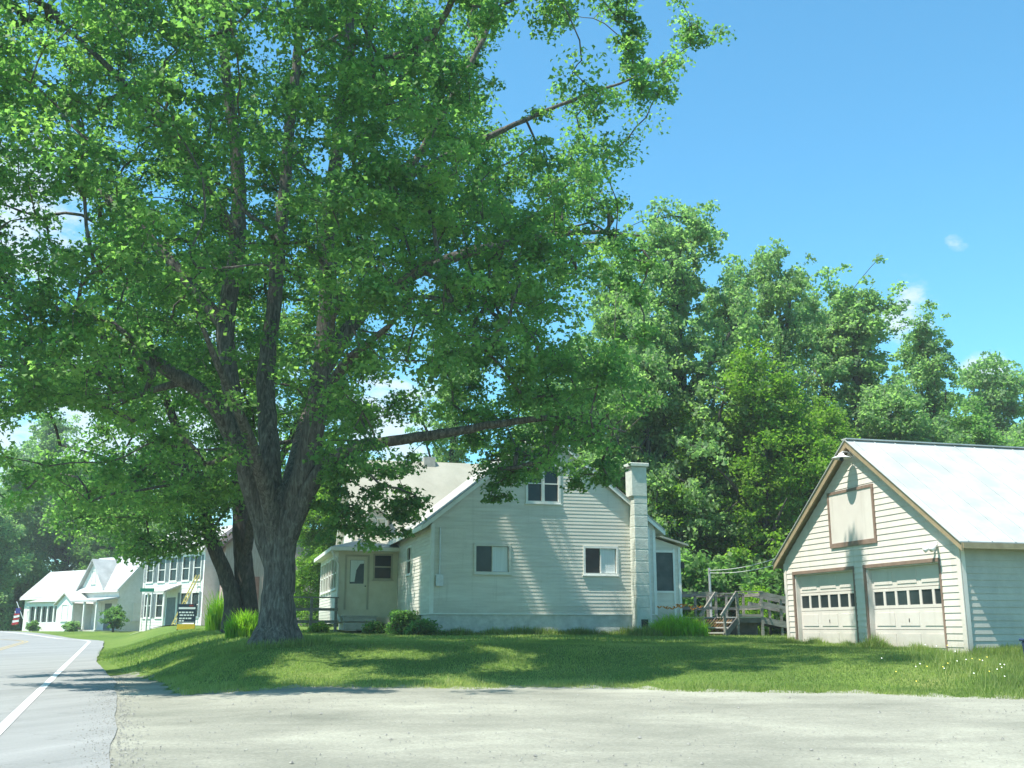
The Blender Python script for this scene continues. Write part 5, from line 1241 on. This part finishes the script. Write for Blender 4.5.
nz = nd(nt, 'ShaderNodeTexNoise', i_Scale=22.0, i_Detail=8.0, i_Roughness=.62); cm = nd(nt, 'ShaderNodeMapping'); cm.inputs['Scale'].default_value = (1, 1, 2.2); L.new(tc.outputs['Generated'], cm.inputs[0]); L.new(cm.outputs[0], nz.inputs['Vector'])
tint = nd(nt, 'ShaderNodeMix', data_type='RGBA', blend_type='MULTIPLY'); tint.inputs[0].default_value = 1; L.new(sky.outputs[0], tint.inputs[6]); tint.inputs[7].default_value = (.60, 1.20, 1.25, 1)
total = None
for px, py, rad_, thr in ((956, 243, .9, .50), (905, 312, 2.2, .40), (850, 325, 1.0, .38), (985, 368, 1.6, .4), (390, 415, 4, .34), (10, 215, 5.5, .36), (60, 480, 9, .36), (200, 420, 7, .36)):
    d = (P(px, py, 50) - Vector((0, 0, EYE))).normalized()
    dp = nd(nt, 'ShaderNodeVectorMath', operation='DOT_PRODUCT'); L.new(tc.outputs['Generated'], dp.inputs[0]); dp.inputs[1].default_value = d
    mr = nd(nt, 'ShaderNodeMapRange'); mr.inputs[1].default_value = math.cos(R(rad_)); mr.inputs[2].default_value = 1.0
    L.new(dp.outputs['Value'], mr.inputs[0])
    ma = nd(nt, 'ShaderNodeMath', operation='MULTIPLY_ADD'); L.new(nz.outputs['Fac'], ma.inputs[0]); ma.inputs[1].default_value = 2.6; ma.inputs[2].default_value = -1.75 + (.42 - thr) * 3
    ad = nd(nt, 'ShaderNodeMath', operation='ADD'); L.new(mr.outputs[0], ad.inputs[0]); L.new(ma.outputs[0], ad.inputs[1])
    gt = nd(nt, 'ShaderNodeMapRange', interpolation_type='SMOOTHSTEP'); gt.inputs[1].default_value = 0.0; gt.inputs[2].default_value = .75; gt.inputs[4].default_value = .75; L.new(ad.outputs[0], gt.inputs[0])
    pw = nd(nt, 'ShaderNodeMath', operation='MULTIPLY'); pw.use_clamp = True; L.new(mr.outputs[0], pw.inputs[0]); pw.inputs[1].default_value = 3
    g3 = nd(nt, 'ShaderNodeMath', operation='MULTIPLY'); L.new(gt.outputs[0], g3.inputs[0]); L.new(pw.outputs[0], g3.inputs[1]); gt = g3
    if total is None: total = gt
    else:
        mxm = nd(nt, 'ShaderNodeMath', operation='MAXIMUM'); L.new(total.outputs[0], mxm.inputs[0]); L.new(gt.outputs[0], mxm.inputs[1]); total = mxm
mix = nd(nt, 'ShaderNodeMix', data_type='RGBA'); L.new(total.outputs[0], mix.inputs[0]); L.new(tint.outputs[2], mix.inputs[6]); mix.inputs[7].default_value = (4.6, 5.0, 5.2, 1)
L.new(mix.outputs[2], bg.inputs[0]); bg.inputs[1].default_value = .112

hb = MB(); hb.box(-120, 120, -40, 170, -3, 34)  # added volume that lifts the dark tones, standing for windscreen glare
hm_ = bpy.data.materials.new('glare_veil'); hm_.use_nodes = True; hn = hm_.node_tree; hn.nodes.remove(hn.nodes['Principled BSDF'])
pv = hn.nodes.new('ShaderNodeVolumePrincipled'); pv.inputs['Color'].default_value = (.86, .95, .95, 1); pv.inputs['Density'].default_value = .00065; pv.inputs['Anisotropy'].default_value = .0
hn.links.new(pv.outputs[0], hn.nodes['Material Output'].inputs['Volume'])
tag(hb.build('glare_veil', hm_), 'thin scattering volume added to veil the view and lift the dark tones', 'glare_veil', kind='stuff')
scene.view_settings.view_transform = 'Standard'; scene.view_settings.look = 'None'; scene.view_settings.gamma = 1; scene.view_settings.exposure = 1.0
scene.cycles.max_bounces = 6; scene.cycles.diffuse_bounces = 3; scene.cycles.transmission_bounces = 3
